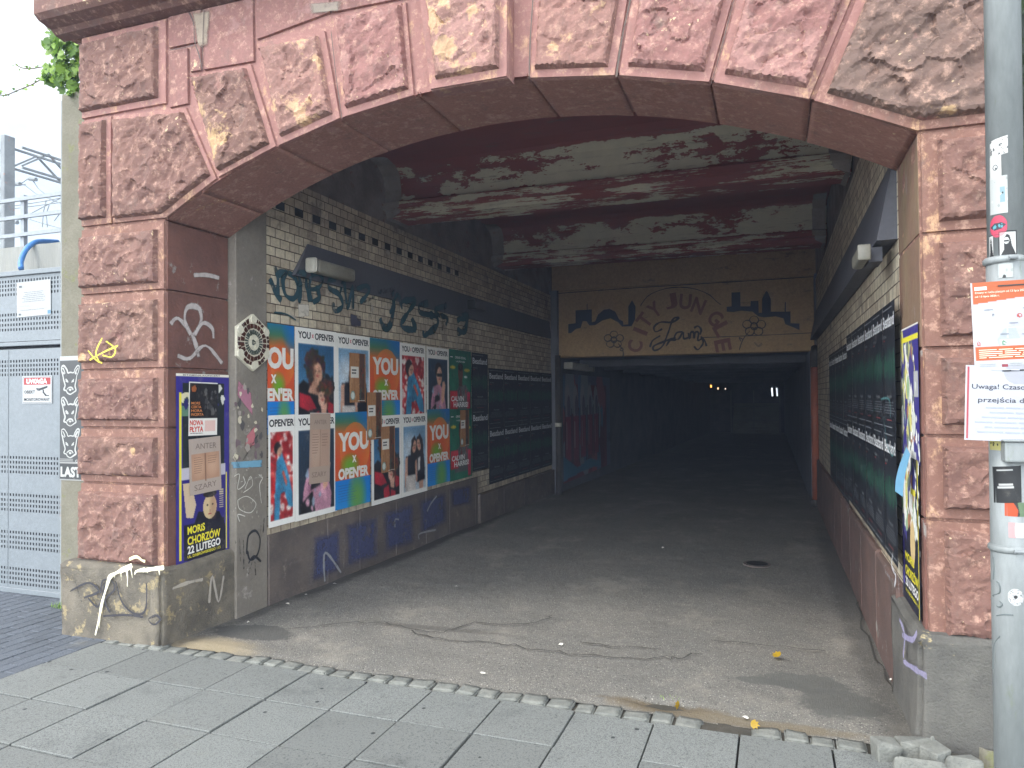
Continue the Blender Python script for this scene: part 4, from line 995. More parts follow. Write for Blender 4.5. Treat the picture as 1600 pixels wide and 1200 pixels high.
# ------------------------------------------------------------------ cable covers and lamps
def cover(x, sgn, y0, y1, zt, zb, dep, label, skew=.22):
    t = thing('cable_cover', label, 'cover', (x, (y0+y1)/2, zb)); n = 4; g = G(); L_ = (y1-y0)/n
    for i in range(n):
        a, b = y0+L_*i+.004, y0+L_*(i+1)-.004; s0 = skew if i == 0 else 0
        v = [(x-sgn*.02, a+s0, zt), (x+sgn*.012, a+s0, zt), (x+sgn*dep, a, zb), (x-sgn*.02, a, zb), (x-sgn*.02, b, zt), (x+sgn*.012, b, zt), (x+sgn*dep, b, zb), (x-sgn*.02, b, zb)]
        add(g, (v, [(0, 1, 2, 3), (7, 6, 5, 4), (1, 5, 6, 2), (0, 4, 5, 1), (3, 2, 6, 7)]))
    obj('sheet_cover', g, M['cover'], t)
    return t
cover(XW, 1, 1.24, 8.5, 2.90, 2.60, .042, 'long sloping grey cable cover running above the green graffiti')
cover(XR, -1, .60, 8.3, 2.86, 2.42, .10, 'long sloping grey cable cover above the dark poster rows', 0)
def long_lamp():
    t = thing('wall_lamp', 'long grimy fluorescent wall lamp fixed on grey cover above graffiti', 'lamp', (.2, 1.8, 2.7))
    a = onx(487, 412, .17); b = onx(552, 434, .17)
    y0, y1 = a.y, b.y; z = 2.70
    obj('diffuser', bevel(box(.10, .20, y0+.06, y1, z-.055, z+.06), .03, 3), M['lamp_plastic'], t, True)
    obj('end_cap', bevel(box(.095, .205, y0, y0+.058, z-.06, z+.066), .03, 3), M['lamp_white'], t, True)
    obj('mount', box(.06, .099, y0+.1, y1-.1, z-.03, z+.05), M['cover'], t)
long_lamp()
def small_lamp():
    p = onx(1348, 395, XR-.16); t = thing('wall_lamp', 'small box-shaped wall lamp on the grey cover above dark posters', 'lamp', p)
    obj('diffuser', bevel(box(p.x-.03, p.x+.03, p.y-.04, p.y+.28, p.z-.05, p.z+.03), .02, 3), M['lamp_plastic'], t, True)
    obj('end_cap', bevel(box(p.x-.033, p.x+.033, p.y-.08, p.y-.042, p.z-.053, p.z+.033), .008, 2), M['lamp_plastic'], t, True)
    obj('mount', box(p.x+.031, p.x+.10, p.y+.02, p.y+.22, p.z-.05, p.z+.03), M['cover'], t)
small_lamp()
p = onx(735, 476, XW+.05); t = thing('wall_lamp', 'dark boxy lamp hanging low on the grey cover beyond the long one', 'lamp', p)
obj('diffuser', bevel(box(XW+.045, XW+.15, p.y-.05, p.y+.28, p.z-.06, p.z+.05), .02, 2), M['cover'], t, True); obj('end_cap', bevel(box(XW+.043, XW+.155, p.y-.085, p.y-.052, p.z-.065, p.z+.055), .01, 2), M['black'], t, True)
t = thing('wall_lamp', 'pale slanted lamp housing tucked under the lintel at the mural', 'lamp', (.2, 9.2, 2.1))
obj('housing', bevel(box(.17, .34, 9.0, 10.6, 2.08, 2.2), .02), M['lamp_white'], t); obj('end_cap', bevel(box(.17, .35, 10.61, 10.7, 2.07, 2.21), .02), M['lamp_plastic'], t)

# ------------------------------------------------------------------ posters on the left wall
SKIN = (206, 160, 132); HAIR = (52, 36, 32)
def done(s, k, sd=1): s.photo(k, sd); return s.build()
def title(s, body='YOU', body2="OPEN'ER"):
    s.text('YOU', .07, .035, .29, .07, (22, 22, 26), .03); s.text('x', .385, .055, .05, .035, (200, 60, 80), .02); s.text("OPEN'ER", .46, .035, .48, .07, (22, 22, 26), .03)
def d_grad(w=.6, crop=False):
    s = Sheet(w, .87, .007); s.grad(0, 0, 1, .7, [(0, (30, 116, 150)), (.14, (70, 120, 90)), (.3, (206, 110, 50)), (.7, (216, 84, 44)), (1, (206, 92, 40))])
    s.soft(1.0, .02, .5, .3, (20, 110, 190), .9); s.ell(.55, .40, .42, .42, (226, 128, 48), .75); s.soft(.5, .5, .4, .4, (214, 80, 40), .7)
    s.soft(.4, .56, .3, .14, (110, 170, 40), 1.0); s.grad(0, .7, 1, 1, [(0, (20, 122, 206)), (1, (36, 140, 214))]); s.soft(.6, .9, .3, .3, (110, 160, 60), .9, s.box(0, .7, 1, 1))
    W = (236, 232, 224)
    if crop: s.text('OU', .0, .21, .97, .20, W, .05); s.text('x', .12, .46, .2, .08, W, .03); s.text("EN'ER", .0, .58, .97, .12, W, .05)
    else: s.text('YOU', .08, .21, .86, .20, W, .05); s.text('x', .46, .46, .12, .075, W, .03); s.text("OPEN'ER", .08, .58, .86, .12, W, .05)
    s.lines(.08, .6, .76, .95, 7, (60, 90, 150), .14, 3); return s.build()
def frame(s, c0, c1):
    s.grad(.08, .15, .93, .95, [(0, c0), (1, c1)]); return s.box(.08, .15, .93, .95)
def curls(s, x, y, rx, ry, n, seed, c=HAIR, clip=None):
    g = random.Random(seed)
    for _ in range(n):
        a = g.uniform(0, 6.283); q = g.uniform(.2, 1); s.ell(x+rx*q*math.cos(a), y+ry*q*math.sin(a), .035, .03, tuple(int(k*g.uniform(.7, 1.7)) for k in c), clip=clip)
def face(s, x, y, rx, ry, rot, k, sk=SKIN):
    s.ell(x, y, rx, ry, sk, 1, rot, k); s.soft(x+rx*.5, y, rx*.7, ry*.6, (150, 104, 84), .5, k)
    for dx in (-.38, .38): s.ell(x+dx*rx, y-.1*ry*.6, .018, .011, (50, 34, 30), 1, 0, k)
    s.ell(x, y+.14*ry, .012, .02, (176, 126, 102), 1, 0, k); s.ell(x, y+.36*ry*.65, .035, .012, (168, 70, 70), 1, 0, k)
def d_couple():
    s = Sheet(.6, .87, .007); k = frame(s, (40, 92, 134), (96, 140, 170)); title(s)
    s.poly([(.08, .55), (.2, .5), (.5, .6), (.93, .5), (.93, .95), (.08, .95)], (26, 26, 32), 1, k); s.torn(14, .1, [(40, 48, 46), (24, 26, 30)], (.6, .48, .9, .62), 3)
    curls(s, .46, .36, .26, .17, 90, 1, clip=k); s.poly([(.38, .5), (.55, .5), (.6, .66), (.3, .62)], (200, 150, 124), 1, k); face(s, .52, .42, .115, .165, -.3, k); curls(s, .42, .30, .2, .07, 50, 11, clip=k); curls(s, .36, .42, .07, .12, 36, 12, clip=k); s.soft(.44, .42, .06, .14, (130, 84, 66), .6, k)
    for P in ([(.1, .62), (.36, .66), (.5, .78), (.3, .8), (.1, .76)], [(.38, .84), (.56, .8), (.6, .94), (.4, .95)], [(.74, .7), (.92, .74), (.92, .84), (.8, .86)], [(.62, .86), (.8, .9), (.78, .95), (.62, .95)]): s.poly(P, (176, 34, 50), 1, k)
    curls(s, .70, .58, .18, .10, 50, 2, (70, 40, 32), k); face(s, .64, .66, .095, .145, .3, k, (214, 170, 146)); curls(s, .66, .575, .13, .035, 30, 13, (70, 40, 32), k); curls(s, .76, .66, .05, .1, 26, 14, (70, 40, 32), k); s.poly([(.6, .76), (.76, .72), (.74, .86), (.62, .84)], (206, 158, 136), 1, k)
    return done(s, k)
def d_friends():
    s = Sheet(.6, .87, .007); k = frame(s, (120, 160, 192), (196, 206, 214)); title(s); s.soft(.3, .4, .3, .2, (214, 222, 228), .8, k)
    s.poly([(.36, .4), (.5, .28), (.62, .36), (.6, .62), (.34, .62)], (34, 26, 28), 1, k); s.poly([(.58, .3), (.72, .26), (.84, .4), (.84, .6), (.6, .6)], (38, 28, 28), 1, k)
    s.poly([(.16, .52), (.4, .5), (.56, .56), (.52, .76), (.2, .76)], (26, 26, 36), 1, k); s.poly([(.14, .54), (.24, .52), (.22, .86), (.12, .9)], (196, 150, 126), 1, k)
    s.poly([(.6, .5), (.86, .52), (.9, .72), (.6, .72)], (34, 34, 40), 1, k); s.poly([(.62, .56), (.72, .54), (.7, .74), (.62, .74)], (206, 200, 196), 1, k); s.poly([(.6, .72), (.88, .7), (.9, .84), (.58, .86)], (26, 28, 40), 1, k)
    s.poly([(.18, .75), (.5, .75), (.54, .95), (.14, .95)], (214, 206, 200), 1, k); s.poly([(.66, .85), (.84, .84), (.82, .95), (.68, .95)], (196, 150, 126), 1, k); s.poly([(.5, .6), (.58, .56), (.6, .84), (.54, .86)], (200, 152, 128), 1, k)
    face(s, .48, .40, .08, .125, .15, k); face(s, .67, .38, .08, .125, -.2, k); s.poly([(.38, .32), (.5, .27), (.58, .34), (.48, .33), (.41, .42), (.4, .6), (.35, .6)], (34, 26, 28), 1, k); s.poly([(.6, .32), (.7, .25), (.82, .34), (.8, .6), (.75, .6), (.75, .4), (.68, .32)], (38, 28, 28), 1, k); return done(s, k)
def d_flowers(crop=False):
    w = .33 if crop else .6
    s = Sheet(w, .87, .007); k = frame(s, (150, 36, 40), (170, 40, 40))
    if crop: s.text("OPEN'ER", .03, .035, .94, .07, (22, 22, 26), .03)
    else: title(s)
    s.speck(230 if not crop else 130, .045 if not crop else .07, [(226, 196, 190), (190, 40, 44), (236, 224, 216), (150, 30, 36), (206, 90, 84)], (.08, .15, .93, .95), 5)
    B = (56, 130, 170)
    s.poly([(.3, .42), (.5, .34), (.7, .5), (.9, .72), (.92, .86), (.74, .84), (.6, .7), (.44, .72), (.4, .95), (.2, .95), (.24, .7)], B, 1, k)
    s.torn(22, .04, [(40, 104, 146), (84, 156, 190)], (.3, .45, .7, .75), 6); s.ell(.34, .3, .13, .15, (34, 24, 26), 1, 0, k); face(s, .42, .33, .08, .12, .7, k)
    s.poly([(.5, .52), (.56, .5), (.7, .62), (.66, .66)], (206, 90, 70), 1, k); return done(s, k)
def d_jacket():
    s = Sheet(.6, .87, .007); k = frame(s, (40, 62, 84), (30, 34, 44)); title(s)
    s.poly([(.2, .7), (.3, .52), (.55, .48), (.74, .56), (.86, .8), (.84, .95), (.14, .95)], (196, 140, 160), 1, k); s.poly([(.12, .86), (.4, .74), (.46, .95), (.12, .95)], (26, 26, 30), 1, k)
    s.poly([(.3, .66), (.56, .62), (.58, .70), (.32, .74)], (30, 26, 32), 1, k); s.torn(16, .05, [(214, 160, 178), (170, 112, 138), (150, 170, 190)], (.25, .55, .8, .92), 8)
    s.ell(.52, .30, .15, .15, (36, 28, 30), 1, 0, k); face(s, .56, .38, .12, .18, .1, k); s.rect(.46, .345, .68, .385, (20, 20, 24)); s.poly([(.64, .64), (.7, .46), (.78, .44), (.84, .5), (.76, .72), (.66, .76)], (206, 160, 134), 1, k)
    return done(s, k)
def d_green():
    s = Sheet(.68, .87, .007, (34, 110, 82)); s.grad(0, 0, 1, 1, [(0, (30, 104, 84)), (1, (40, 122, 90))]); k = s.box(0, 0, 1, 1)
    s.poly([(.25, .62), (.45, .5), (.75, .5), (.95, .64), (.95, .9), (.2, .9)], (96, 96, 94), 1, k); s.torn(26, .05, [(120, 116, 110), (70, 72, 74), (140, 60, 64)], (.3, .55, .9, .8), 9)
    s.ell(.5, .33, .11, .16, (92, 58, 46), 1, 0, k); s.rect(.42, .40, .58, .52, (84, 52, 42)); s.ell(.5, .24, .11, .07, (34, 26, 26)); s.rect(.04, .58, .36, .84, (196, 46, 56)); s.rect(.8, .6, .94, .98, (190, 46, 76))
    s.ell(.16, .25, .12, .03, (214, 190, 60)); s.ell(.8, .28, .14, .03, (214, 190, 60)); s.ell(.74, .38, .08, .02, (236, 236, 230))
    W = (236, 236, 232); s.text('CALVIN', .08, .655, .56, .075, W, .03); s.text('HARRIS!', .18, .74, .66, .075, W, .03); s.text("OPEN'ER FESTIVAL", .26, .09, .48, .035, W, .01); s.text('1-4 LIPCA 2026', .3, .15, .4, .025, W, .01); s.bar(.05, .1, .16, .112, W)
    return done(s, k)
def d_dark(w, h, bright=1.0, seed=1):
    s = Sheet(w, h, .008, (26, 30, 38)); g = random.Random(seed); W = (130, 134, 138)
    for x0 in range(26):
        x = .05+.9*x0/26; a = g.uniform(.02, .13); c = (40, int(100+50*g.random()), 84); s.rect(x, .48-a, x+.014, .5+a*.8, c, .75)
    s.soft(.5, .5, .5, .2, (30, 70, 66), .35)
    s.text('Beatland', .06, .085, .88, .10, (220, 222, 224), .018); s.lines(.06, .94, .035, .065, 1, W, .3, seed); s.text('FESTIWAL', .08, .24, .26, .022, W, .006); s.bar(.1, .275, .2, .285, (150, 60, 60))
    s.text('Wystąpią', .32, .71, .36, .035, W, .01); s.lines(.05, .95, .765, .87, 5, (104, 108, 114), .3, seed+1, True); s.bar(.3, .9, .7, .91, (120, 60, 64)); s.lines(.05, .95, .955, .98, 1, W, .3, seed+2)
    return s.build()
PG = d_grad(); PGc = d_grad(.335, True); PC = d_couple(); PF_ = d_friends(); PFl = d_flowers(); PFc = d_flowers(True); PJk = d_jacket(); PGr = d_green()
GA = 'concert posters pasted on the brick wall'; A = (0, 1, 0); NX = (1, 0, 0); XP = XW+.022
ye = [.917, 1.257, 1.852, 2.43, 3.03, 3.646, 4.25, 4.95]
T0 = 2.182; B0 = 1.452
def lp(s, y, z, label, lift, tilt=0, name='concert_poster', group=GA): return s.place(name, label, 'poster', (XP, y, z), A, NX, group, tilt, lift)
lp(PGc, ye[0], T0, 'cropped orange and blue poster touching the grey pilaster, upper row', .002)
lp(PC, ye[1], T0, 'white-framed poster of a curly-haired couple in the upper row', .003)
lp(PF_, ye[2]-.01, T0-.006, 'white-framed poster of two women half covered by a brown flyer, upper row', .0045, .004)
lp(PG, ye[3]-.005, T0-.005, 'orange and blue gradient poster in the middle of the upper row', .006)
lp(PFl, ye[4], T0-.012, 'poster of blue-clad figure lying in flowers, upper row', .003)
lp(PJk, ye[5], T0-.015, 'poster of figure in sunglasses and pink jacket, upper row', .0045)
lp(PGr, ye[6], T0-.01, 'green poster with man in plaid shirt, upper row', .006)
lp(PFc, ye[0]-.0, B0+.01, 'cropped flower poster touching the grey pilaster, lower row', .008)
lp(PJk, ye[1]-.01, B0+.005, 'poster of pink jacket with face hidden by paper note, lower row', .0095)
lp(PG, ye[2]-.03, B0+.01, 'orange and blue gradient poster between pink jacket and couple, lower row', .011, -.004)
lp(PC, ye[3]+.01, B0-.04, 'couple poster with brown flyer stuck over the faces, lower row', .0095)
lp(PF_, ye[4]+.015, B0-.04, 'poster of two women standing side by side uncovered, lower row', .008)
lp(PG, ye[5]-.0, B0+.0, 'orange and blue gradient poster next to the green poster, lower row', .011)
lp(PGr, ye[6]-.005, B0-.01, 'green poster with a brown flyer on it, lower row', .0125)
DL = d_dark(.57, .80, 1, 1); GD = 'dark concert posters with white headline'
lp(DL, ye[7], 2.17, 'black poster pasted highest, beside the upper green poster', .003, group=GD)
lp(DL, ye[7]-.0, 1.42, 'black poster beside the lower green poster', .005, group=GD)
nth = ['first', 'second', 'third', 'fourth', 'fifth', 'sixth']
DS = [d_dark(.60, .80, 1, 2+i) for i in range(2)]
for r_ in range(2):
    for i in range(5):
        lp(DS[(i+r_) % 2], 5.535+.6*i, 1.985-.80*r_-.03*(r_ == 0)*0, 'black poster, %s after the tall pair in the far %s row' % (nth[i], ('upper', 'lower')[r_]), .004+.0025*r_+.001*(i % 2), group=GD)
# flyers stuck over the posters
def d_wood():
    s = Sheet(.28, .46, .006, (168, 120, 78)); 
    for i in range(7): s.rect(i/7., 0, i/7.+.015, 1, (140, 98, 62))
    s.torn(20, .08, [(150, 104, 66), (182, 134, 90)], (0, 0, .6, 1), 3); s.rect(.62, 0, .95, 1, (90, 60, 44)); s.torn(14, .1, [(60, 44, 38), (110, 60, 48), (70, 78, 70)], (.65, .1, .95, .9), 5)
    s.rect(.08, .28, .56, .5, (226, 222, 212)); s.ell(.2, .86, .14, .16, (120, 150, 140)); s.ell(.2, .86, .1, .12, (206, 214, 206)); g = (40, 40, 40); s.lines(.14, .5, .33, .45, 2, g, .5, 3); s.lines(.5, .95, .96, .99, 1, (220, 216, 206), .4, 2); return s.build()
FW_ = d_wood(); GF = 'brown wood-print flyers'
def fl(s, px_, py_, label, lift, tilt=0): 
    p = onx(px_, py_, XP); return s.place('flyer', label, 'flyer', (XP, p.y, p.z), A, NX, GF, tilt, lift)
fl(FW_, 544, 551, 'brown flyer stuck on the two-women poster in the upper row', .013); fl(FW_, 571, 613, 'brown flyer bridging the upper and lower poster rows', .0155); fl(FW_, 593, 667, 'brown flyer covering the faces of the lower couple poster', .0165); fl(FW_, 717, 641, 'brown flyer on the lower green poster', .0165)
sn = Sheet(.30, .60, .006, (178, 156, 140)); sn.rect(0, 0, 1, .01, (230, 226, 220)); sn.rect(.06, .24, .94, .76, (186, 154, 134)); sn.rect(.49, .24, .52, .76, (140, 112, 96)); sn.soft(.3, .5, .3, .3, (206, 178, 158), .6)
sn.text('ANTER', .2, .1, .6, .06, (136, 118, 108), .0); sn.text('SZARY', .12, .84, .7, .07, (136, 118, 108), .0); sn.lines(.12, .44, .3, .6, 8, (150, 122, 106), .25, 4); sn.lines(.58, .88, .3, .5, 5, (150, 122, 106), .25, 5); sn.build()
p = onx(482, 645, XP)
sn.place('paper_note', 'grey-brown paper note with open book print on pink jacket poster', 'paper', (XP, p.y, p.z), A, NX, 'open book paper notes', -.03, .016)

# ------------------------------------------------------------------ poster on the jamb with its flyers
sj = Sheet(.50, 1.285, .005, (52, 42, 130))
sj.rect(.0, .0, 1, .012, (230, 226, 210)); sj.rect(.12, .05, .9, .50, (26, 34, 36)); sj.rect(.1, .17, .42, .225, (96, 130, 106)); sj.ell(.2, .13, .14, .08, (214, 206, 170)); sj.torn(20, .05, [(210, 210, 200), (40, 34, 100), (60, 80, 70)], (.12, .06, .9, .2), 3)
sj.rect(.06, .1, .1, .98, (226, 214, 60)); sj.rect(.93, .55, .955, .98, (226, 214, 60)); sj.rect(.1, .5, .92, .56, (226, 222, 214), .8); sj.rect(.12, .56, .92, .8, (46, 36, 116)); sj.poly([(.24, .86), (.4, .74), (.8, .76), (.92, .84), (.92, .99), (.2, .99)], (22, 20, 34))
sj.poly([(.12, .58), (.26, .58), (.36, .7), (.3, .77), (.18, .76)], (204, 180, 150)); kk = sj.box(0, 0, 1, 1); face(sj, .62, .725, .13, .17, 0, kk, (206, 182, 140)); sj.ell(.62, .655, .13, .05, (40, 32, 30)); 
for i in range(9): sj.rect(.8, .64+.012*i, .88, .645+.012*i, (200, 186, 150))
Yl = (236, 222, 50); Wt = (240, 238, 232); sj.rect(.14, .80, .9, .985, (24, 22, 38))
sj.text('MORiS', .2, .808, .32, .042, Yl, .03, .03); sj.text('CHORZÓW', .2, .85, .62, .055, Yl, .03, .03); sj.text('22 LUTEGO', .2, .91, .62, .042, Wt, .03, .03); sj.text('UL. DĄBROWSKIEGO 113', .2, .957, .62, .02, Yl, .02, .03); sj.text('BITAMINA KONCERT', .12, .003, .7, .008, (60, 60, 60), .01); sj.build()
sj.place('gig_poster', 'tall purple poster with yellow lettering glued on the red jamb', 'poster', (0, .072, 1.768), A, NX, None, 0, .006)
zq = lambda x, y: onx(260+.2835*x, 560+.2835*y, .008)
sf = Sheet(.27, .37, .005, (26, 24, 26)); sf.rect(0, 0, 1, .02, (225, 222, 214)); sf.rect(0, .68, 1, 1, (230, 226, 218)); sf.rect(0, 0, .025, 1, (225, 222, 214)); sf.torn(30, .08, [(60, 58, 58), (90, 88, 86), (40, 38, 38)], (.5, .15, .95, .6), 2); sf.poly([(.08, .1), (.2, .06), (.26, .12), (.22, .18), (.1, .18)], (150, 84, 40))
Or = (206, 128, 66)
for i, w_ in enumerate(('MORS', 'CERTA', 'HORA', 'INCERTA')): sf.text(w_, .08, .37+.07*i, .3+.04*i, .05, Or, .02)
sf.text('NOWA', .04, .71, .46, .1, (214, 66, 52), .03); sf.text('PŁYTA', .04, .83, .46, .1, (214, 66, 52), .03); sf.lines(.05, .6, .95, .98, 1, (120, 110, 110), .4, 3); sf.rect(.56, .72, .94, .93, (226, 190, 180)); sf.build()
p = zq(122, 128); sf.place('flyer', 'black and white flyer with red lettering stuck high on purple poster', 'flyer', (0, p.y, p.z), A, NX, None, -.02, .013)
p = zq(118, 455); sn2 = Sheet(.30, .385, .006, (176, 160, 148)); sn2.rect(.08, .28, .94, .76, (178, 138, 112)); sn2.soft(.3, .5, .25, .25, (206, 168, 140), .7); sn2.soft(.72, .5, .25, .25, (206, 168, 140), .7); sn2.rect(.48, .28, .52, .78, (134, 98, 78)); sn2.text('ANTER', .2, .1, .66, .1, (128, 112, 104), .0, -.04); sn2.text('SZARY', .14, .82, .7, .1, (128, 112, 104), .0, .05); sn2.lines(.14, .42, .34, .65, 8, (140, 104, 84), .25, 4); sn2.lines(.58, .88, .34, .5, 4, (140, 104, 84), .25, 6); sn2.build()
sn2.place('paper_note', 'grey-brown open book paper note in the middle of purple poster', 'paper', (0, p.y, p.z+.01), A, NX, 'open book paper notes', .03, .0145)

# ------------------------------------------------------------------ mosaic
MO = thing('mosaic_plaque', 'hexagonal ceramic mosaic plaque of cream and brown tiles on the pilaster', 'mosaic', (.07, .73, 2.02))
mc = Vector((XW+.016, .742, 2.015)); hexp = []
for i in range(6):
    a = math.radians(60*i+90); hexp.append((mc.y+.205*math.cos(a), mc.z+.215*math.sin(a)))
n = 6; v = [(mc.x, a, b) for a, b in hexp]+[(mc.x+.022, a, b) for a, b in hexp]
obj('back_plate', (v, [tuple(range(6, 12))]+[(i, (i+1) % 6, (i+1) % 6+6, i+6) for i in range(6)]), M['mosaic_cream'], MO)
def tile(g, pts, h=.027): 
    k = len(pts); v = [(mc.x+.0215, mc.y+a, mc.z+b) for a, b in pts]+[(mc.x+h, mc.y+a*.985, mc.z+b*.985) for a, b in pts]
    add(g, (v, [tuple(range(k, 2*k))]+[(i, (i+1) % k, (i+1) % k+k, i+k) for i in range(k)]))
def ring(g, r0, r1, n_, gap, jit, seed, sk=1.0, skip=lambda a: False):
    rgx = random.Random(seed)
    for i in range(n_):
        a0 = 6.283*i/n_+gap/2; a1 = 6.283*(i+1)/n_-gap/2
        if skip((a0+a1)/2): continue
        q_ = lambda: 1+rgx.uniform(-jit, jit)
        tile(g, [(r0*q_()*math.cos(a0), r0*q_()*math.sin(a0)), (r1*q_()*math.cos(a0), r1*q_()*math.sin(a0)), (r1*q_()*math.cos(a1), r1*q_()*math.sin(a1)), (r0*q_()*math.cos(a1), r0*q_()*math.sin(a1))])
g = G(); ring(g, .108, .142, 20, .07, .03, 1); ring(g, .152, .178, 30, .05, .04, 2, skip=lambda a: (a+.52) % 1.047 < .38 or False); obj('brown_tiles', g, M['mosaic_brown'], MO)
g = G(); ring(g, .062, .096, 26, .09, .04, 3); ring(g, .012, .026, 3, .3, .1, 4); obj('green_tiles', g, M['mosaic_green'], MO)
g = G()
for i in range(6):
    a = math.radians(60*i+90); c = (.168*math.cos(a), .176*math.sin(a)); tile(g, [(c[0]+.033*math.cos(t*.785), c[1]+.033*math.sin(t*.785)) for t in range(8)], .029)
for i in range(4): a = 1.57*i+.6; tile(g, [(.042*math.cos(a)+.014*math.cos(t*1.047), .042*math.sin(a)+.014*math.sin(t*1.047)) for t in range(6)], .028)
obj('cream_discs', g, M['mosaic_cream'], MO)

# ------------------------------------------------------------------ posters on the right wall
Bk = (0, -1, 0); NXm = (-1, 0, 0)
DR = [d_dark(.437, .70, 1, 12+i) for i in range(2)]; DF = [d_dark(.437, .70, 1, 22+i) for i in range(2)]
GRt = 'dark concert posters on the wall under the box lamp'
for r_ in range(2):
    for i in range(6):
        DR[(i+r_) % 2].place('concert_poster', 'black poster with white headline, %s from the torn jamb poster, near %s row' % (nth[i], ('upper', 'lower')[r_]), 'poster', (XR, 3.08-.437*(5-i), 2.085-.685*r_), Bk, NXm, GRt, 0, .041+.002*r_+.001*(i % 2))
for r_ in range(2):
    for i in range(5):
        DF[(i+r_) % 2].place('concert_poster', 'black poster, %s beyond the taller block, far %s row' % (nth[i], ('upper', 'lower')[r_]), 'poster', (XR, 5.27-.437*(4-i), 2.03-.68*r_), Bk, NXm, GRt, 0, .037+.002*r_+.001*(i % 2))
zc = lambda x, y: onx(1260+.26667*x, 480+.26667*y, XR-.05)
paint_marks('graffiti_tag', [([zc(*p) for p in s_], .02) for s_ in [[(360, 480), (355, 600)], [(410, 490), (400, 640)], [(440, 540), (490, 540), (500, 650)], [(370, 610), (440, 590)], [(460, 640), (480, 800), (510, 870), (520, 830)], [(400, 640), (420, 740)]]], (-1, 0, 0), (70, 110, 112), RW, .5, .8, .004)
# torn posters on the right jamb
def torn_sheet(w, h, seed, kind):
    s = Sheet(w, h, .005, (60, 52, 128)); C = [(232, 230, 222), (240, 238, 232), (210, 214, 206), (150, 180, 140), (206, 200, 120), (110, 120, 110), (70, 64, 130), (170, 120, 90)]
    if kind == 0:
        s.torn(90, .13, C, (.0, .1, .72, 1), seed); s.rect(0, .0, 1, .015, (226, 222, 214)); s.rect(.05, .07, .98, .11, (226, 214, 60)); s.rect(.74, .34, .96, .52, (176, 176, 176)); s.rect(.3, .92, .8, .99, (216, 214, 210)); s.torn(8, .05, C[:3], (.7, .4, 1, 1), seed+3)
    else:
        s.rect(.0, .0, 1, 1, (30, 30, 46)); s.torn(110, .12, C, (0, 0, .8, .5), seed); s.torn(14, .06, C[:3], (.7, 0, 1, .6), seed+2); s.rect(.06, .42, .14, .9, (78, 66, 150)); s.ell(.62, .56, .13, .22, (206, 180, 130)); s.rect(.56, .2, .8, .24, (220, 206, 60))
        s.rect(.9, 0, .93, 1, (214, 204, 60)); Y_ = (226, 214, 50)
        s.text('MORiS', .2, .66, .5, .055, Y_, .03); s.text('CHORZÓW', .2, .735, .7, .08, Y_, .03); s.text('22 LUTEGO', .2, .83, .7, .06, (236, 234, 230), .03); s.text('UL. DĄBROWSKIEGO 113', .2, .91, .7, .03, Y_, .02)
    return s.build()
torn_sheet(.5, .66, 3, 0).place('torn_poster', 'torn purple poster remains, upper one on the ochre jamb', 'poster', (XR, .535, 1.925), Bk, NXm, 'torn posters on the jamb', 0, .006)
torn_sheet(.5, .74, 5, 1).place('torn_poster', 'torn black poster with yellow lettering, lower one on the jamb', 'poster', (XR, .555, 1.285), Bk, NXm, 'torn posters on the jamb', 0, .009)
# a peeled paper flap
p = onx(1418, 735, XR-.02); fv = []; K = 8
for i in range(K+1):
    t_ = i/K; fv += [(p.x-.01-.05*math.sin(t_*1.6), p.y-.05+.02*t_, p.z+.10-.2*t_+.02*(1-t_)), (p.x-.01-.045*math.sin(t_*1.4)+.02*t_, p.y-.15+.06*t_, p.z+.09-.21*t_)]
tag(obj('peeled_flap', (fv, [(2*i, 2*i+1, 2*i+3, 2*i+2) for i in range(K)]), paint((110, 160, 190), .5), smooth=True), 'blue and white peeled paper flap curling off the torn jamb poster', 'paper')
# ------------------------------------------------------------------ pole with notices and stickers
PX, PY = 4.487, -.9
PO = thing('steel_pole', 'galvanised grey steel pole covered in stickers in front of the pier', 'pole', (PX, PY, 0))
obj('shaft', tube([(PX+.004, PY, 2.03), (PX+.014, PY, 4.6)], .0525, 32), M['galv'], PO, True)
obj('lower_shaft', tube([(PX, PY, -.05), (PX+.004, PY, 2.03)], .0565, 32), M['galv'], PO, True)
def ringt(z, r=.059, h=.012): return tube([(PX, PY, z-h), (PX, PY, z-h*.5), (PX, PY, z+h*.5), (PX, PY, z+h)], [r-.003, r+.003, r+.003, r-.003], 32)
for z in (2.035, 1.085):
    c = obj('clamp_band', ringt(z), M['galv'], PO, True); obj('screw', tube([(PX-.005, PY-.07, z), (PX+.02, PY-.068, z)], .006, 8), M['steel_far'], c)
def polept(px_, py_, r):             # point of the pole's front seen at this direction
    d = ray(px_, py_); a = d.x**2+d.y**2; ox, oy = CAM.x-PX-.004, CAM.y-PY; b = ox*d.x+oy*d.y; c = ox*ox+oy*oy-r*r; ds = b*b-a*c
    t_ = (-b-math.sqrt(max(ds, 0)))/a; p = CAM+d*t_; return math.atan2(p.y-PY, p.x-PX-.004), p.z
def wrap(px0, py0, px1, py1, r, lift=.0012):
    a0, z0 = polept(px0, py0, r); a1, z1 = polept(px1, py1, r); return a0, a1, z0, z1
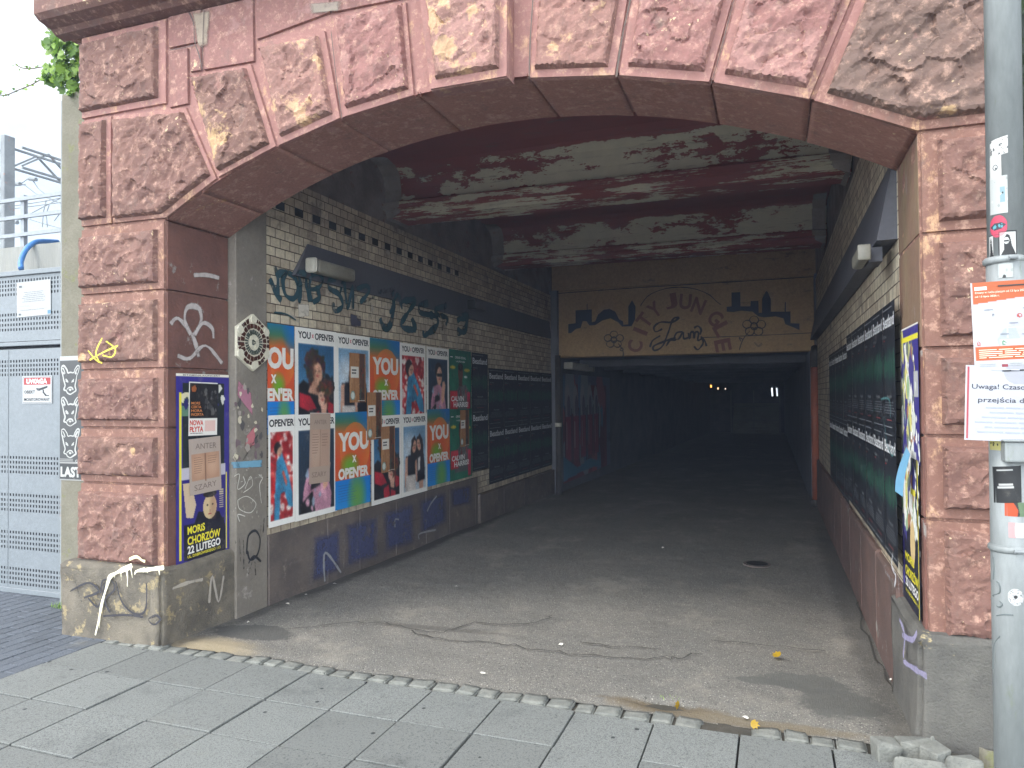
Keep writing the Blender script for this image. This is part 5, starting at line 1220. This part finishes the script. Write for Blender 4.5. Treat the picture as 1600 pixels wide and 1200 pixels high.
def sticker(px0, py0, px1, py1, painter, label, name='sticker', r=.0525, rot=0, lift=.0012):
    a0, a1, z0, z1 = wrap(px0, py0, px1, py1, r); wd = abs(a1-a0)*r; ht = z0-z1
    s = Sheet(wd, ht, max(.0012, min(wd, ht)/40)); painter(s); R2 = r+lift
    W, H = s.W, s.H; V = []; keep = getattr(s, 'mask', None)
    for j in range(H):
        for i in range(W):
            a = a0+(a1-a0)*i/(W-1); V.append((PX+.004+R2*math.cos(a), PY+R2*math.sin(a), z0+(z1-z0)*j/(H-1)+rot*(i/(W-1)-.5)*wd))
    F = [(j*W+i, (j+1)*W+i, (j+1)*W+i+1, j*W+i+1) for j in range(H-1) for i in range(W-1) if keep is None or keep[j, i]]
    o = obj(name, (V, F), M['print']); at = o.data.color_attributes.new('Col', 'FLOAT_COLOR', 'POINT'); c = np.ones((H*W, 4)); c[:, :3] = nplin(np.clip(s.a.reshape(-1, 3)*.72, 0, 1)); at.data.foreach_set('color', c.ravel())
    return tag(o, label, 'sticker', 'stickers on the steel pole')
def p_scr(s): s.torn(16, .07, [(90, 94, 96)], (0, 0, 1, 1), 3); s.torn(10, .06, [(232, 234, 230)], (0, 0, 1, 1), 5)
def p_gho(s): s.ell(.5, .5, .22, .3, (120, 126, 130)); s.ell(.5, .5, .15, .22, (236, 236, 232)); s.ell(.55, .55, .08, .1, (80, 84, 88))
def p_torn(s): s.a[:] = np.array((222, 226, 222))/255.; s.rect(.6, .3, .85, .7, (160, 196, 206)); s.torn(8, .1, [(190, 194, 190), (40, 40, 44), (240, 240, 236)], (0, 0, 1, 1), 7)
def p_red(s):
    s.a[:] = np.array((232, 74, 106))/255.; s.mask = ((s.X-.5)**2+(s.Y-.5)**2) < .25; s.poly([(.05, .52), (.3, .36), (.7, .34), (.95, .46), (.7, .64), (.3, .68)], (50, 60, 74)); s.torn(10, .08, [(100, 190, 206)], (.25, .4, .75, .6), 3); s.rect(.3, .86, .7, .89, (60, 40, 50))
def p_hood(s): s.a[:] = np.array((30, 30, 32))/255.; s.rect(.07, .05, .93, .95, (236, 236, 232)); s.poly([(.1, .96), (.3, .7), (.28, .3), (.45, .12), (.6, .2), (.72, .6), (.95, .95)], (28, 28, 30)); s.ell(.42, .38, .15, .22, (236, 236, 232)); s.rect(.3, .36, .55, .42, (28, 28, 30))
def p_blackqr(s): s.a[:] = np.array((30, 32, 34))/255.; s.rect(.2, .08, .72, .12, (220, 222, 220)); s.rect(.28, .48, .72, .53, (226, 226, 222)); s.rect(.22, .55, .76, .60, (226, 226, 222))
def p_circ(s): s.a[:] = np.array((232, 190, 190))/255.; s.ell(.6, .5, .34, .34, (236, 236, 232)); s.ell(.6, .5, .2, .2, (60, 60, 62)); s.ell(.6, .5, .15, .15, (236, 236, 232)); s.poly([(.5, .62), (.68, .36), (.72, .4), (.54, .66)], (60, 60, 62)); s.poly([(0, .2), (.3, .7), (0, .9)], (80, 90, 96))
def p_dot(s): s.a[:] = np.array((240, 240, 238))/255.; s.mask = ((s.X-.5)**2+(s.Y-.5)**2) < .25; s.speck(60, .035, [(160, 164, 164)], (.05, .05, .95, .95), 3); s.ell(.5, .5, .13, .13, (60, 62, 64))
def p_yel(s): s.a[:] = np.array((230, 220, 130))/255.; s.torn(7, .08, [(60, 58, 50)], (.1, .3, .9, .7), 4)
def p_fire(s): s.a[:] = np.array((60, 56, 54))/255.; s.torn(12, .14, [(226, 90, 40), (190, 60, 30), (120, 150, 110)], (0, 0, 1, 1), 6)
def p_wht(s): s.a[:] = np.array((222, 228, 224))/255.; s.ell(.4, .95, .12, .2, (60, 60, 60)); s.torn(4, .1, [(200, 206, 200)], (0, 0, 1, 1), 2)
sticker(1547, 220, 1575, 241, p_scr, 'white sticker with tangled grey marks, topmost on the pole', rot=.2)
sticker(1547, 247, 1565, 278, p_gho, 'pale rounded sticker with small grey spiral drawing')
sticker(1547, 279, 1575, 332, p_torn, 'large torn white and pale blue sticker remains')
sticker(1547, 339, 1574, 369, p_red, 'round pink-red sticker with dark emblem across it')
sticker(1546, 369, 1553, 402, p_hood, 'half-hidden black and white sticker at the pole edge')
sticker(1560, 362, 1589, 400, p_hood, 'black-framed white sticker with hooded figure')
sticker(1560, 413, 1583, 433, p_wht, 'small white paper square under the upper clamp', r=.0565)
sticker(1547, 686, 1566, 704, p_yel, 'small yellow sticker with handwritten marks under the white notice', r=.0565)
sticker(1551, 727, 1596, 787, p_blackqr, 'black rectangular sticker with short white lines', r=.0565, rot=.1)
sticker(1547, 780, 1570, 806, p_fire, 'dark sticker with orange flame shapes', r=.0565, lift=.0006)
sticker(1547, 810, 1576, 840, p_circ, 'pinkish sticker with round white badge above the lower clamp', r=.0565)
sticker(1574, 918, 1599, 947, p_dot, 'round white sticker with dark centre low on the pole', r=.0565)
# marker tag on the pole
def pstroke(pts, wd):
    P = []
    for a_, b_ in pts:
        an, z = polept(a_, b_, .0568); P.append(Vector((PX+.004+.0585*math.cos(an), PY+.0585*math.sin(an), z)))
    return (P, wd)
g = G()
for s_ in ([(1553, 870), (1554, 890), (1553, 905)], [(1549, 908), (1560, 910), (1563, 925), (1553, 930)], [(1552, 930), (1566, 943), (1560, 948), (1549, 935)], [(1558, 962), (1570, 960), (1583, 961)], [(1563, 994), (1554, 1010), (1553, 1045)]):
    add(g, tube(spline(pstroke(s_, 1)[0]), .0022, 6))
obj('marker_tag', g, paint((96, 104, 104)), PO)
# notices strapped to the pole
NP = PY-.082
s1 = Sheet(.345, .30, .003, (228, 230, 236)); OR = (226, 110, 54)
s1.rect(0, 0, 1, .17, OR); s1.poly([(.0, .17), (.45, .17), (.45, .18), (.0, .24)], OR); s1.poly([(.55, 0), (1, 0), (1, .17), (.46, .17)], (70, 150, 200)); s1.torn(14, .12, [(214, 218, 226), (222, 222, 232), (206, 214, 220)], (.05, .28, .95, .65), 2)
s1.rect(0, .70, 1, .85, OR); s1.rect(.4, .66, 1, .72, OR); s1.rect(.03, .64, .2, .70, (236, 236, 240)); s1.rect(.22, .635, .5, .70, (236, 236, 240)); s1.rect(.0, 0, .012, 1, (236, 236, 240)); s1.rect(0, .985, 1, 1, (236, 236, 240))
for x_, c in ((.045, (214, 70, 60)), (.25, (60, 160, 90))): s1.ell(x_, .67, .016, .022, c); s1.ell(x_, .67, .008, .012, (236, 236, 240))
s1.ell(.39, .38, .022, .022, (214, 70, 60)); s1.ell(.39, .38, .01, .01, (236, 236, 240)); s1.ell(.17, .36, .012, .014, (140, 146, 156))
for a_, b_, c_, d_ in ((.0, .33, .5, .34), (.15, .25, .16, .64), (.5, .2, .51, .64), (.7, .2, .71, .64), (.0, .5, .98, .51), (.28, .27, .29, .62), (.55, .42, .98, .43)): s1.rect(a_, b_, c_, d_, (240, 240, 244))
WW = (240, 238, 236); s1.bar(.03, .05, .13, .085, WW); s1.text('Zmiany w ruchu pieszym od 13 lipca 2026', .03, .10, .42, .03, (250, 226, 206), .0); s1.text('od 13 lipca 2026 r.', .03, .145, .2, .025, (250, 226, 206), .01); s1.lines(.04, .95, .735, .84, 5, (250, 222, 200), .35, 3)
for x_, y_ in ((.1, .3), (.42, .3), (.3, .455), (.5, .45), (.22, .57), (.4, .58), (.52, .355)): s1.bar(x_, y_, x_+.07, y_+.008, (110, 116, 126))
s1.bar(.22, .9, .27, .93, (130, 50, 60)); s1.bar(.48, .89, .56, .935, (90, 150, 190)); s1.lines(.29, .42, .89, .93, 2, (150, 156, 160), .4, 4); s1.lines(.04, .18, .89, .93, 2, (150, 156, 160), .4, 6); s1.lines(.6, .95, .89, .93, 2, (150, 156, 160), .4, 6)
s1.bar(.22, .045, .5, .06, (50, 44, 44)); s1.bar(.22, .965, .46, .98, (30, 30, 32)); s1.curve = .6; s1.k = .72
p = ony(1517, 448, NP); s1.place('street_notice', 'orange and white map notice strapped around the pole', 'notice', (p.x, NP, p.z+.012), (1, .12, 0), (.12, -1, 0), None, .03, .004)
s2 = Sheet(.36, .245, .003, (226, 228, 238)); s2.rect(.0, 0, .012, 1, (240, 240, 244)); s2.rect(.012, .02, .03, .98, (206, 70, 84)); s2.ell(.42, .1, .12, .1, (204, 206, 216))
s2.text('Uwaga! Czasowe zamknięcie', .05, .25, .86, .085, (44, 46, 56), .006); s2.text('przejścia dla pieszych', .10, .42, .72, .09, (44, 46, 56), .006); s2.lines(.06, .95, .55, .94, 6, (150, 156, 172), .28, 3, True); s2.bar(.2, .05, .42, .062, (176, 180, 190)); s2.curve = .6; s2.k = .72
p = ony(1510, 575, NP); s2.place('street_notice', 'white notice with bold dark headline below the map notice', 'notice', (p.x, NP, p.z+.01), (1, .1, 0), (.1, -1, 0), None, -.035, .005)
br = thing('pole_bracket', 'grey metal box bracket fixed to the pole below the white notice', 'bracket', (4.57, -.9, 1.38))
q_ = ony(1567, 690, -.97); obj('bracket_box', bevel(box(q_.x, q_.x+.14, -.99, -.9, q_.z-.065, q_.z), .006), M['galv'], br); obj('bracket_flange', bevel(box(q_.x-.006, q_.x+.15, -1.0, -.89, q_.z+.001, q_.z+.008), .002, 1), M['galv'], br)
# pipe stub at the plinth foot
p = onz(1545, 1195, 0); stub = thing('pipe_stub', 'open rusty pipe end in the ground at the pole foot', 'pipe', (p.x, p.y, 0))
V = []; F = []
for z, r_ in ((-.05, .05), (.07, .05), (.07, .04), (-.04, .04)):
    for k in range(24): V.append((p.x+.01+r_*math.cos(k*.2618), p.y+.02+r_*math.sin(k*.2618), z))
for j in range(3):
    for k in range(24): F.append((j*24+k, j*24+(k+1) % 24, (j+1)*24+(k+1) % 24, (j+1)*24+k))
obj('pipe_ring', (V, F), M['concrete_post'], stub); obj('pipe_bottom', ([V[72+k] for k in range(24)], [tuple(range(24))]), M['black'], stub)

# ------------------------------------------------------------------ left yard: concrete post, gate, signs
PY0 = .40
post = thing('concrete_post', 'mossy grey concrete post beside the red archway, ivy on top', 'post', (-1.1, .8, 0))
obj('shaft', bevel(box(-1.462, -.76, PY0, 1.3, -.1, 3.99), .012), M['concrete_post'], post); obj('edge_strip', bevel(box(-1.485, -1.4635, PY0+.01, PY0+.06, .0, 3.95), .004, 1), M['steel_far'], post)
GY = .56
gate = thing('metal_gate', 'pale grey perforated sheet metal gate beside the concrete post', 'gate', (-2.1, GY, 0))
def perforated(x0, x1, z0, z1, rows, xs, y, hw=.015, hh=.022):
    X = [x0]
    for a_ in sorted(xs):
        if a_-hw > x0+.01 and a_+hw/1 < x1-.01: X += [a_-hw/2, a_+hw/2]
    X.append(x1); Z = [z0]
    for r_ in sorted(rows): Z += [r_-hh/2, r_+hh/2]
    Z.append(z1); V = []; F = []; n = len(X)
    for z in Z:
        for x_ in X: V.append((x_, y, z))
    m_ = len(V)
    for j in range(len(Z)-1):
        for i in range(n-1):
            if i % 2 == 1 and j % 2 == 1: continue
            a_ = j*n+i; F.append((a_, a_+1, a_+n+1, a_+n))
    return V, F
xs = [-1.60-.0335*i for i in range(40)]
bands = [1.92, 1.883, 1.846, 1.809, 1.12, 1.08, 1.04, 1.0, .81, .765, .725, .685, .50, .458, .416, .375, .2, .16, .12, .08]
obj('lower_panel', perforated(-3.2, -1.5, .045, 2.02, bands, xs, GY), M['gate'], gate)
obj('upper_panel', perforated(-3.2, -1.5, 2.085, 2.63, [2.59, 2.555, 2.52, 2.48, 2.31, 2.268, 2.226, 2.185], xs, GY), M['gate'], gate)
obj('dark_backing', box(-3.2, -1.47, GY+.05, GY+.08, .05, 2.62), M['black'], gate)  # black sheet added behind the holes so they read dark
fr = G(); add(fr, bevel(box(-3.2, -1.47, GY-.012, GY+.045, 2.045, 2.08), .004, 1)); add(fr, bevel(box(-3.2, -1.47, GY-.02, GY+.09, 2.632, 2.672), .004, 1)); add(fr, bevel(box(-3.2, -1.47, GY-.012, GY+.045, .0, .044), .004, 1)); add(fr, bevel(box(-1.499, -1.47, GY-.008, GY+.045, .046, 2.044), .003, 1)); add(fr, box(-2.268, -2.262, GY-.003, GY-.0015, .05, 2.015))
obj('frame', fr, M['gate'], gate)
su = Sheet(.34, .225, .004, (238, 240, 240)); su.k = .72; su.rect(.05, .07, .95, .32, (206, 60, 62)); Dk = (40, 42, 44)
for a_ in ((.02, .03, .98, .05), (.02, .95, .98, .97), (.02, .03, .035, .97), (.965, .03, .98, .97)): su.rect(*a_, (120, 122, 124))
su.text('UWAGA', .14, .10, .70, .18, (244, 244, 242), .04); su.text('OBIEKT', .07, .52, .36, .12, Dk, .01); su.text('MONITOROWANY', .07, .80, .86, .11, Dk, .01)
su.poly([(.52, .47), (.84, .36), (.86, .43), (.56, .55)], Dk); su.poly([(.46, .45), (.54, .43), (.58, .55), (.52, .54)], (90, 92, 94)); su.rect(.69, .5, .73, .62, Dk); su.poly([(.69, .6), (.73, .58), (.82, .70), (.9, .70), (.9, .74), (.78, .74)], Dk); su.build()
p = ony(36, 588, GY); su.place('warning_sign', 'white and red camera warning sign on the lower gate panel', 'sign', (p.x, GY, p.z), (1, 0, 0), (0, -1, 0), None, 0, .006)
sw = Sheet(.39, .29, .005, (236, 238, 236)); sw.k = .68; sw.lines(.14, .86, .30, .62, 6, (130, 134, 136), .3, 3, True); sw.lines(.1, .5, .68, .74, 1, (170, 172, 172), .3, 4); sw.lines(.1, .9, .8, .84, 1, (150, 152, 152), .4, 5); sw.bar(.08, .1, .16, .16, (90, 94, 98)); sw.bar(.18, .12, .32, .135, (170, 172, 172)); sw.rect(.9, .86, .99, .98, (120, 180, 214)); sw.bar(.06, .9, .12, .95, (90, 94, 98)); sw.build()
p = ony(27, 442, GY); sw.place('paper_notice', 'white printed notice on the upper gate panel', 'notice', (p.x, GY, p.z), (1, 0, 0), (0, -1, 0), None, .02, .006)
# dog-head poster strip on the post
sd_ = Sheet(.46, .96, .006, (84, 86, 86)); sd_.k = .8; sd_.rect(0, 0, 1, .035, (210, 212, 210)); Wh = (176, 176, 172)
sd_.rect(0, .825, .30, .832, Wh); sd_.rect(0, .84, .30, .847, Wh); sd_.rect(0, .855, 1, .865, Wh); sd_.rect(0, .865, 1, 1, (66, 68, 68)); sd_.rect(0, .99, 1, 1, Wh); sd_.text('LAST FOX', .02, .89, .95, .085, Wh, .05); sd_.text('OUT NOW', .36, .832, .4, .022, Wh, .02); sd_.build()
p = ony(94.5, 559, PY0)
dog = sd_.place('poster_strip', 'grey poster strip with three white-outlined dog heads on the post', 'poster', (p.x, PY0, p.z+.01), (1, 0, 0), (0, -1, 0), None, 0, .004)
zd = lambda x, y: ony(x/5.457, 540+y/5.457, PY0-.006)
for dy in (0, 270, 540):
    hd = [[(525, 180), (545, 172), (570, 205), (580, 232), (600, 228), (628, 230), (640, 200), (660, 172), (675, 178), (668, 225), (655, 255), (648, 300), (640, 345), (648, 380), (632, 395), (618, 405), (598, 415), (575, 403), (565, 385), (545, 375), (555, 340), (545, 300), (535, 250), (526, 215), (525, 180)], [(535, 190), (548, 215), (555, 240)], [(665, 190), (650, 215), (640, 240)], [(560, 285), (575, 300), (580, 315)], [(632, 285), (618, 300), (612, 315)], [(570, 375), (585, 360), (600, 355), (615, 360), (625, 378)], [(590, 370), (600, 380), (608, 370)], [(535, 225), (550, 245)], [(645, 245), (655, 230)], [(562, 300), (578, 306)], [(632, 300), (615, 306)]]
    g, e = ribbons([([zd(a_, b_+dy) for a_, b_ in s_], .014) for s_ in hd], (0, -1, 0), .0, .0002)
    g = ([tuple(dog.matrix_world.inverted() @ Vector(v)) for v in g[0]], g[1]); o = obj('dog_outline', g, paint(Wh)); o.parent = dog

# ------------------------------------------------------------------ beyond the gate
bw = thing('retaining_wall', 'pale streaked concrete wall behind the grey gate', 'wall', (-5, 2.6, 0)); obj('wall_panel', box(-12, -1.6, 2.5, 2.9, -.5, 3.455), M['concrete_light'], bw)
ra = thing('railing', 'pale grey railing of three bars on top of the concrete wall', 'railing', (-5, 2.6, 3.455))
for z in (4.065, 3.845, 3.625): obj('rail_bar', box(-12, -1.7, 2.58, 2.61, z-.022, z+.022), M['rail'], ra)
for x_ in (-11, -8.0, -4.92, -2.0): obj('rail_post', box(x_-.03, x_+.03, 2.611, 2.66, 3.44, 4.12), M['rail'], ra)
bp = [ony(33, 420, 2.3), ony(33, 408, 2.35), ony(40, 391, 2.4), ony(52, 380, 2.5), ony(66, 377, 2.65), ony(90, 378, 2.9)]
o = obj('blue_hose', tube(spline(bp), .03, 12), M['blue_pipe'], smooth=True); tag(o, 'thick blue plastic hose looping over the pale concrete wall', 'hose')
cat = thing('catenary_gantry', 'steel lattice railway gantry rising behind the wall railing', 'gantry', (-9.1, 5.4, 2.5))
m0 = CAM+ray(11.5, 300)*13; g = G()
for dx in (-.06, .06) if False else (0,): pass
X0, Y0 = m0.x, m0.y
obj('mast', bevel(box(X0-.05, X0+.06, Y0-.1, Y0+.1, 2.0, 6.32), .01, 1), M['steel_far'], cat)
g = G(); add(g, box(X0-.34, X0-.27, Y0-.05, Y0+.05, 2.0, 6.3))
z = 2.0
while z < 6.1: add(g, bar((X0-.3, Y0, z), (X0-.02, Y0, z+.35), .03)); add(g, bar((X0-.02, Y0, z+.35), (X0-.3, Y0, z+.7), .03)); z += .7
obj('mast_lattice', g, M['steel_far'], cat)
g = G(); ya, yb = Y0+.05, Y0+24
for dx, zz in ((0, 6.13), (.3, 6.1), (0, 5.77), (.3, 5.74)): add(g, bar((X0+dx, ya, zz), (X0+dx, yb, zz), .035))
y = ya; k = 0
while y < yb-1:
    for dx in (0, .3): add(g, bar((X0+dx, y, 5.77), (X0+dx, y+.5, 6.13), .03)); add(g, bar((X0+dx, y+.5, 6.13), (X0+dx, y+1.0, 5.77), .03))
    add(g, bar((X0, y+.5, 6.13), (X0+.3, y+.5, 6.1), .025)); y += 1.0
obj('lattice_girder', g, M['steel_far'], cat)
def wire(pts, r=.012, y=9): return tube([ony(a_, b_, y+i*.02) for i, (a_, b_) in enumerate(pts)], r, 6)
w_ = thing('overhead_wires', 'thin dark overhead railway wires and brackets against the sky', 'wires', (-8, 9, 5)); g = G()
for P in ([(18, 282), (40, 290), (55, 302), (80, 312), (96, 318)], [(50, 280), (60, 295), (80, 311)], [(16, 350), (40, 338), (70, 322), (96, 309)], [(30, 289), (47, 277)], [(38, 340), (70, 350), (96, 357)], [(48, 341), (47, 336)], [(66, 355), (68, 330), (72, 314), (80, 312)], [(74, 355), (72, 335), (77, 320)], [(20, 322), (60, 316), (96, 309)], [(20, 326), (60, 321), (96, 316)], [(0, 293), (40, 288)], [(96, 330), (85, 345)], [(80, 302), (96, 307)]): add(g, wire(P))
obj('wires', g, M['steel_far'], w_)
g = G()
for a_, b_ in ((26, 287), (22, 347), (51, 280)): p = ony(a_, b_, 8.95); add(g, tube([p+Vector((-.12, 0, .02)), p+Vector((.12, 0, -.02))], [.04, .05], 8))
obj('insulators', g, M['steel_far'], w_)
# ivy
def leaf_geo(c, s_, rgx, down=.6):
    a = rgx.uniform(0, 6.283); n_ = Vector((rgx.gauss(0, .6), -1+rgx.gauss(0, .5), rgx.gauss(.3, .5))).normalized(); t_ = n_.orthogonal().normalized(); t_ = Matrix.Rotation(a, 3, n_) @ t_; b = n_.cross(t_)
    P = [(0, -.5), (.28, -.42), (.5, -.05), (.3, .05), (.36, .34), (.1, .26), (0, .6), (-.1, .26), (-.36, .34), (-.3, .05), (-.5, -.05), (-.28, -.42)]
    v = [tuple(c+(t_*x_+b*y_)*s_+n_*s_*.12*abs(x_)) for x_, y_ in P]
    return (v+[tuple(c)], [(12, i, (i+1) % 12) for i in range(12)])
def ivy(name, label, blobs, n_, size, mat, seed, stems):
    rgx = random.Random(seed); t_ = thing(name, label, 'ivy', blobs[0][0]); g = G(); rn = []
    tot = sum(b[2] for b in blobs)
    for c, rad, wgt in blobs:
        for _ in range(int(n_*wgt/tot)):
            d = Vector((rgx.gauss(0, 1), rgx.gauss(0, 1), rgx.gauss(0, 1))).normalized()*rgx.random()**.45
            p = Vector(c)+Vector((d.x*rad[0], d.y*rad[1], d.z*rad[2])); h = leaf_geo(p, size*rgx.uniform(.5, 1.25), rgx); add(g, h); rn += [rgx.random()]*len(h[0])
    sg = G()
    for st_, sz in stems:
        P = spline(st_, 8); add(sg, tube(P, .004, 5))
        for p in P:
            if rgx.random() < .8: h = leaf_geo(p+Vector((rgx.gauss(0, .012), rgx.gauss(0, .012), rgx.gauss(0, .012))), sz*rgx.uniform(.6, 1.3), rgx); add(g, h); rn += [rgx.random()]*len(h[0])
    o = obj('foliage', g, mat, t_); fattr(o, 'rnd', rn)
    if sg[0]: obj('stem', sg, M['wood_stem'], t_)
    return t_
iy = lambda a_, b_, y=.42: ony(a_, b_, y)
ivy('ivy_plant', 'bright green ivy clump growing over the concrete post under the cornice', [(iy(112, 90), (.14, .12, .26), 1.2), (iy(98, 75), (.16, .1, .12), .7), (iy(88, 58), (.1, .08, .1), .35), (iy(85, 120), (.12, .08, .08), .55), (iy(104, 122), (.12, .08, .09), .6), (iy(118, 60), (.08, .08, .16), .5), (iy(116, 140), (.07, .05, .09), .3)], 330, .085, M['leaf'], 5,
    [([iy(98, 110), iy(75, 118), iy(50, 132), (iy(28, 141)), iy(8, 149), iy(-3, 147)], .024), ([iy(90, 104), iy(70, 104), iy(50, 107), iy(34, 106), iy(24, 100)], .02), ([iy(100, 70), iy(80, 50), iy(66, 34), iy(60, 28)], .03), ([iy(110, 80), iy(90, 66), iy(74, 60)], .035)])
hb = thing('ivy_hedge', 'dark ivy-covered wall glimpsed behind the steel pole', 'hedge', (6, 1.2, 0)); obj('hedge_wall', box(4.92, 9, .9, 1.4, -.2, 5.2), M['leaf_dark'], hb); rgx = random.Random(8); g = G(); rn = []
for _ in range(700): h = leaf_geo(Vector((rgx.uniform(4.85, 6.2), .86+rgx.uniform(-.08, .03), rgx.uniform(0, 5.2))), .09*rgx.uniform(.6, 1.3), rgx); add(g, h); rn += [rgx.random()]*len(h[0])
o = obj('foliage', g, M['leaf_dark'], hb); fattr(o, 'rnd', rn)
# grass tuft, leaves and litter
def tuft(p, n_, hgt, label, spread=.05):
    rgx = random.Random(int(p.x*100)); g = G(); rn = []
    for _ in range(n_):
        a = rgx.uniform(0, 6.283); b = p+Vector((rgx.gauss(0, spread), rgx.gauss(0, spread*.4), 0)); q_ = b+Vector((math.cos(a)*hgt*.5, math.sin(a)*hgt*.5, hgt*rgx.uniform(.5, 1))); s_ = Vector((-math.sin(a), math.cos(a), 0))*.003
        add(g, ([tuple(b-s_), tuple(b+s_), tuple(q_)], [(0, 1, 2)])); rn += [rgx.random()]*3
    o = obj('grass_tuft', g, M['leaf']); fattr(o, 'rnd', rn); tag(o, label, 'weed')
tuft(onz(103, 950, 0), 90, .05, 'small green weeds at the foot of the concrete post', .06); tuft(onz(1046, 1096, -.02), 26, .035, 'dark grass tuft in the pothole by the setts', .035)
def fleaf(px_, py_, s_, label, z=.012):
    rgx = random.Random(px_); p = onz(px_, py_, z); h = leaf_geo(Vector((0, 0, 0)), s_, rgx); Mx = Matrix.Rotation(R(-75), 3, 'X'); h = ([tuple(p+Mx @ Vector(v)+Vector((0, 0, .006))) for v in h[0]], h[1]); o = obj('fallen_leaf', h, M['leaf_yellow']); fattr(o, 'rnd', [rgx.random()]*len(h[0])); tag(o, label, 'leaf', 'fallen yellow leaves')
fleaf(1213, 1024, .06, 'bright yellow leaf lying alone on the asphalt'); fleaf(1058, 1104, .05, 'yellow leaf in the pothole', -.02); fleaf(1180, 1134, .045, 'yellow leaf beside the gap in the setts')
lt = [(523, 913, 'paper scrap by the wall base nearest the pilaster'), (478, 930, 'pale scrap in the gutter under the blue paint'), (449, 944, 'white scrap at the pilaster foot'), (713, 917, 'lone white dot of litter on mid asphalt'), (388, 973, 'pale pebble of litter beside the plinth'), (876, 1008, 'pale flattened scrap right of the long crack'), (755, 1053, 'beige scrap just behind the setts'), (1394, 1062, 'white scrap beside the far plinth'), (1036, 856, 'tiny pale scrap deep on the asphalt'), (1165, 1122, 'cream scrap near the gap in the setts')]
for i, (a_, b_, lb) in enumerate(lt):
    p = onz(a_, b_, 0); p = onz(a_, b_, FS*max(0, p.y)+.012); rgx = random.Random(i); k = 6; v = [tuple(p+Vector((.022*rgx.uniform(.5, 1)*math.cos(j*1.047), .016*rgx.uniform(.5, 1)*math.sin(j*1.047), rgx.uniform(0, .012)))) for j in range(k)]
    tag(obj('litter_scrap', (v+[tuple(p+Vector((0, 0, .012)))], [(6, j, (j+1) % k) for j in range(k)]), paint((226, 220, 208), .7)), lb, 'litter', 'litter scraps')
p = onz(1183, 883, -.05); dc = thing('drain_cover', 'small dark round iron drain cover sunk in the asphalt', 'drain', (p.x, p.y, p.z)); obj('lid', tube([p+Vector((0, 0, -.02)), p+Vector((0, 0, .018))], .10, 20), M['black'], dc); obj('rim', tube([p+Vector((0, 0, -.02)), p+Vector((0, 0, .014))], .13, 20), M['base_stone'], dc)
# sheltering mass of the viaduct over the passage
vd = thing('viaduct', 'earth and masonry mass of the railway viaduct above the passage', 'viaduct', (2, 20, 4.3)); obj('fill', box(-1.2, 6.5, D+.02, 42, 4.31, 5.2), M['mortar'], vd); obj('flank_wall', box(-1.2, -.52, 1.32, 42, -.5, 4.3), M['mortar'], vd); obj('flank_wall', box(4.91, 6.5, 1.45, 42, -.5, 4.3), M['mortar'], vd)
hm = bpy.data.materials.new('lift_haze_volume'); hm.use_nodes = True; hn = hm.node_tree; hn.nodes.clear()  # added haze volume, veils and lifts the dark of the passage
ho = hn.nodes.new('ShaderNodeOutputMaterial'); hv = hn.nodes.new('ShaderNodeVolumePrincipled'); hv.inputs['Color'].default_value = (.62, .74, 1, 1); hv.inputs['Density'].default_value = LIFT_HAZE; hv.inputs['Anisotropy'].default_value = .2
hn.links.new(hv.outputs[0], ho.inputs['Volume'])
hz_o = obj('lift_haze', box(-60, 40, -16, 48, -2.7, 8), hm); tag(hz_o, kind='stuff', label='thin haze added to lift the dark of the passage', cat='lift_haze')
print('objects', len(bpy.data.objects), 'verts', sum(len(m_.vertices) for m_ in bpy.data.meshes))
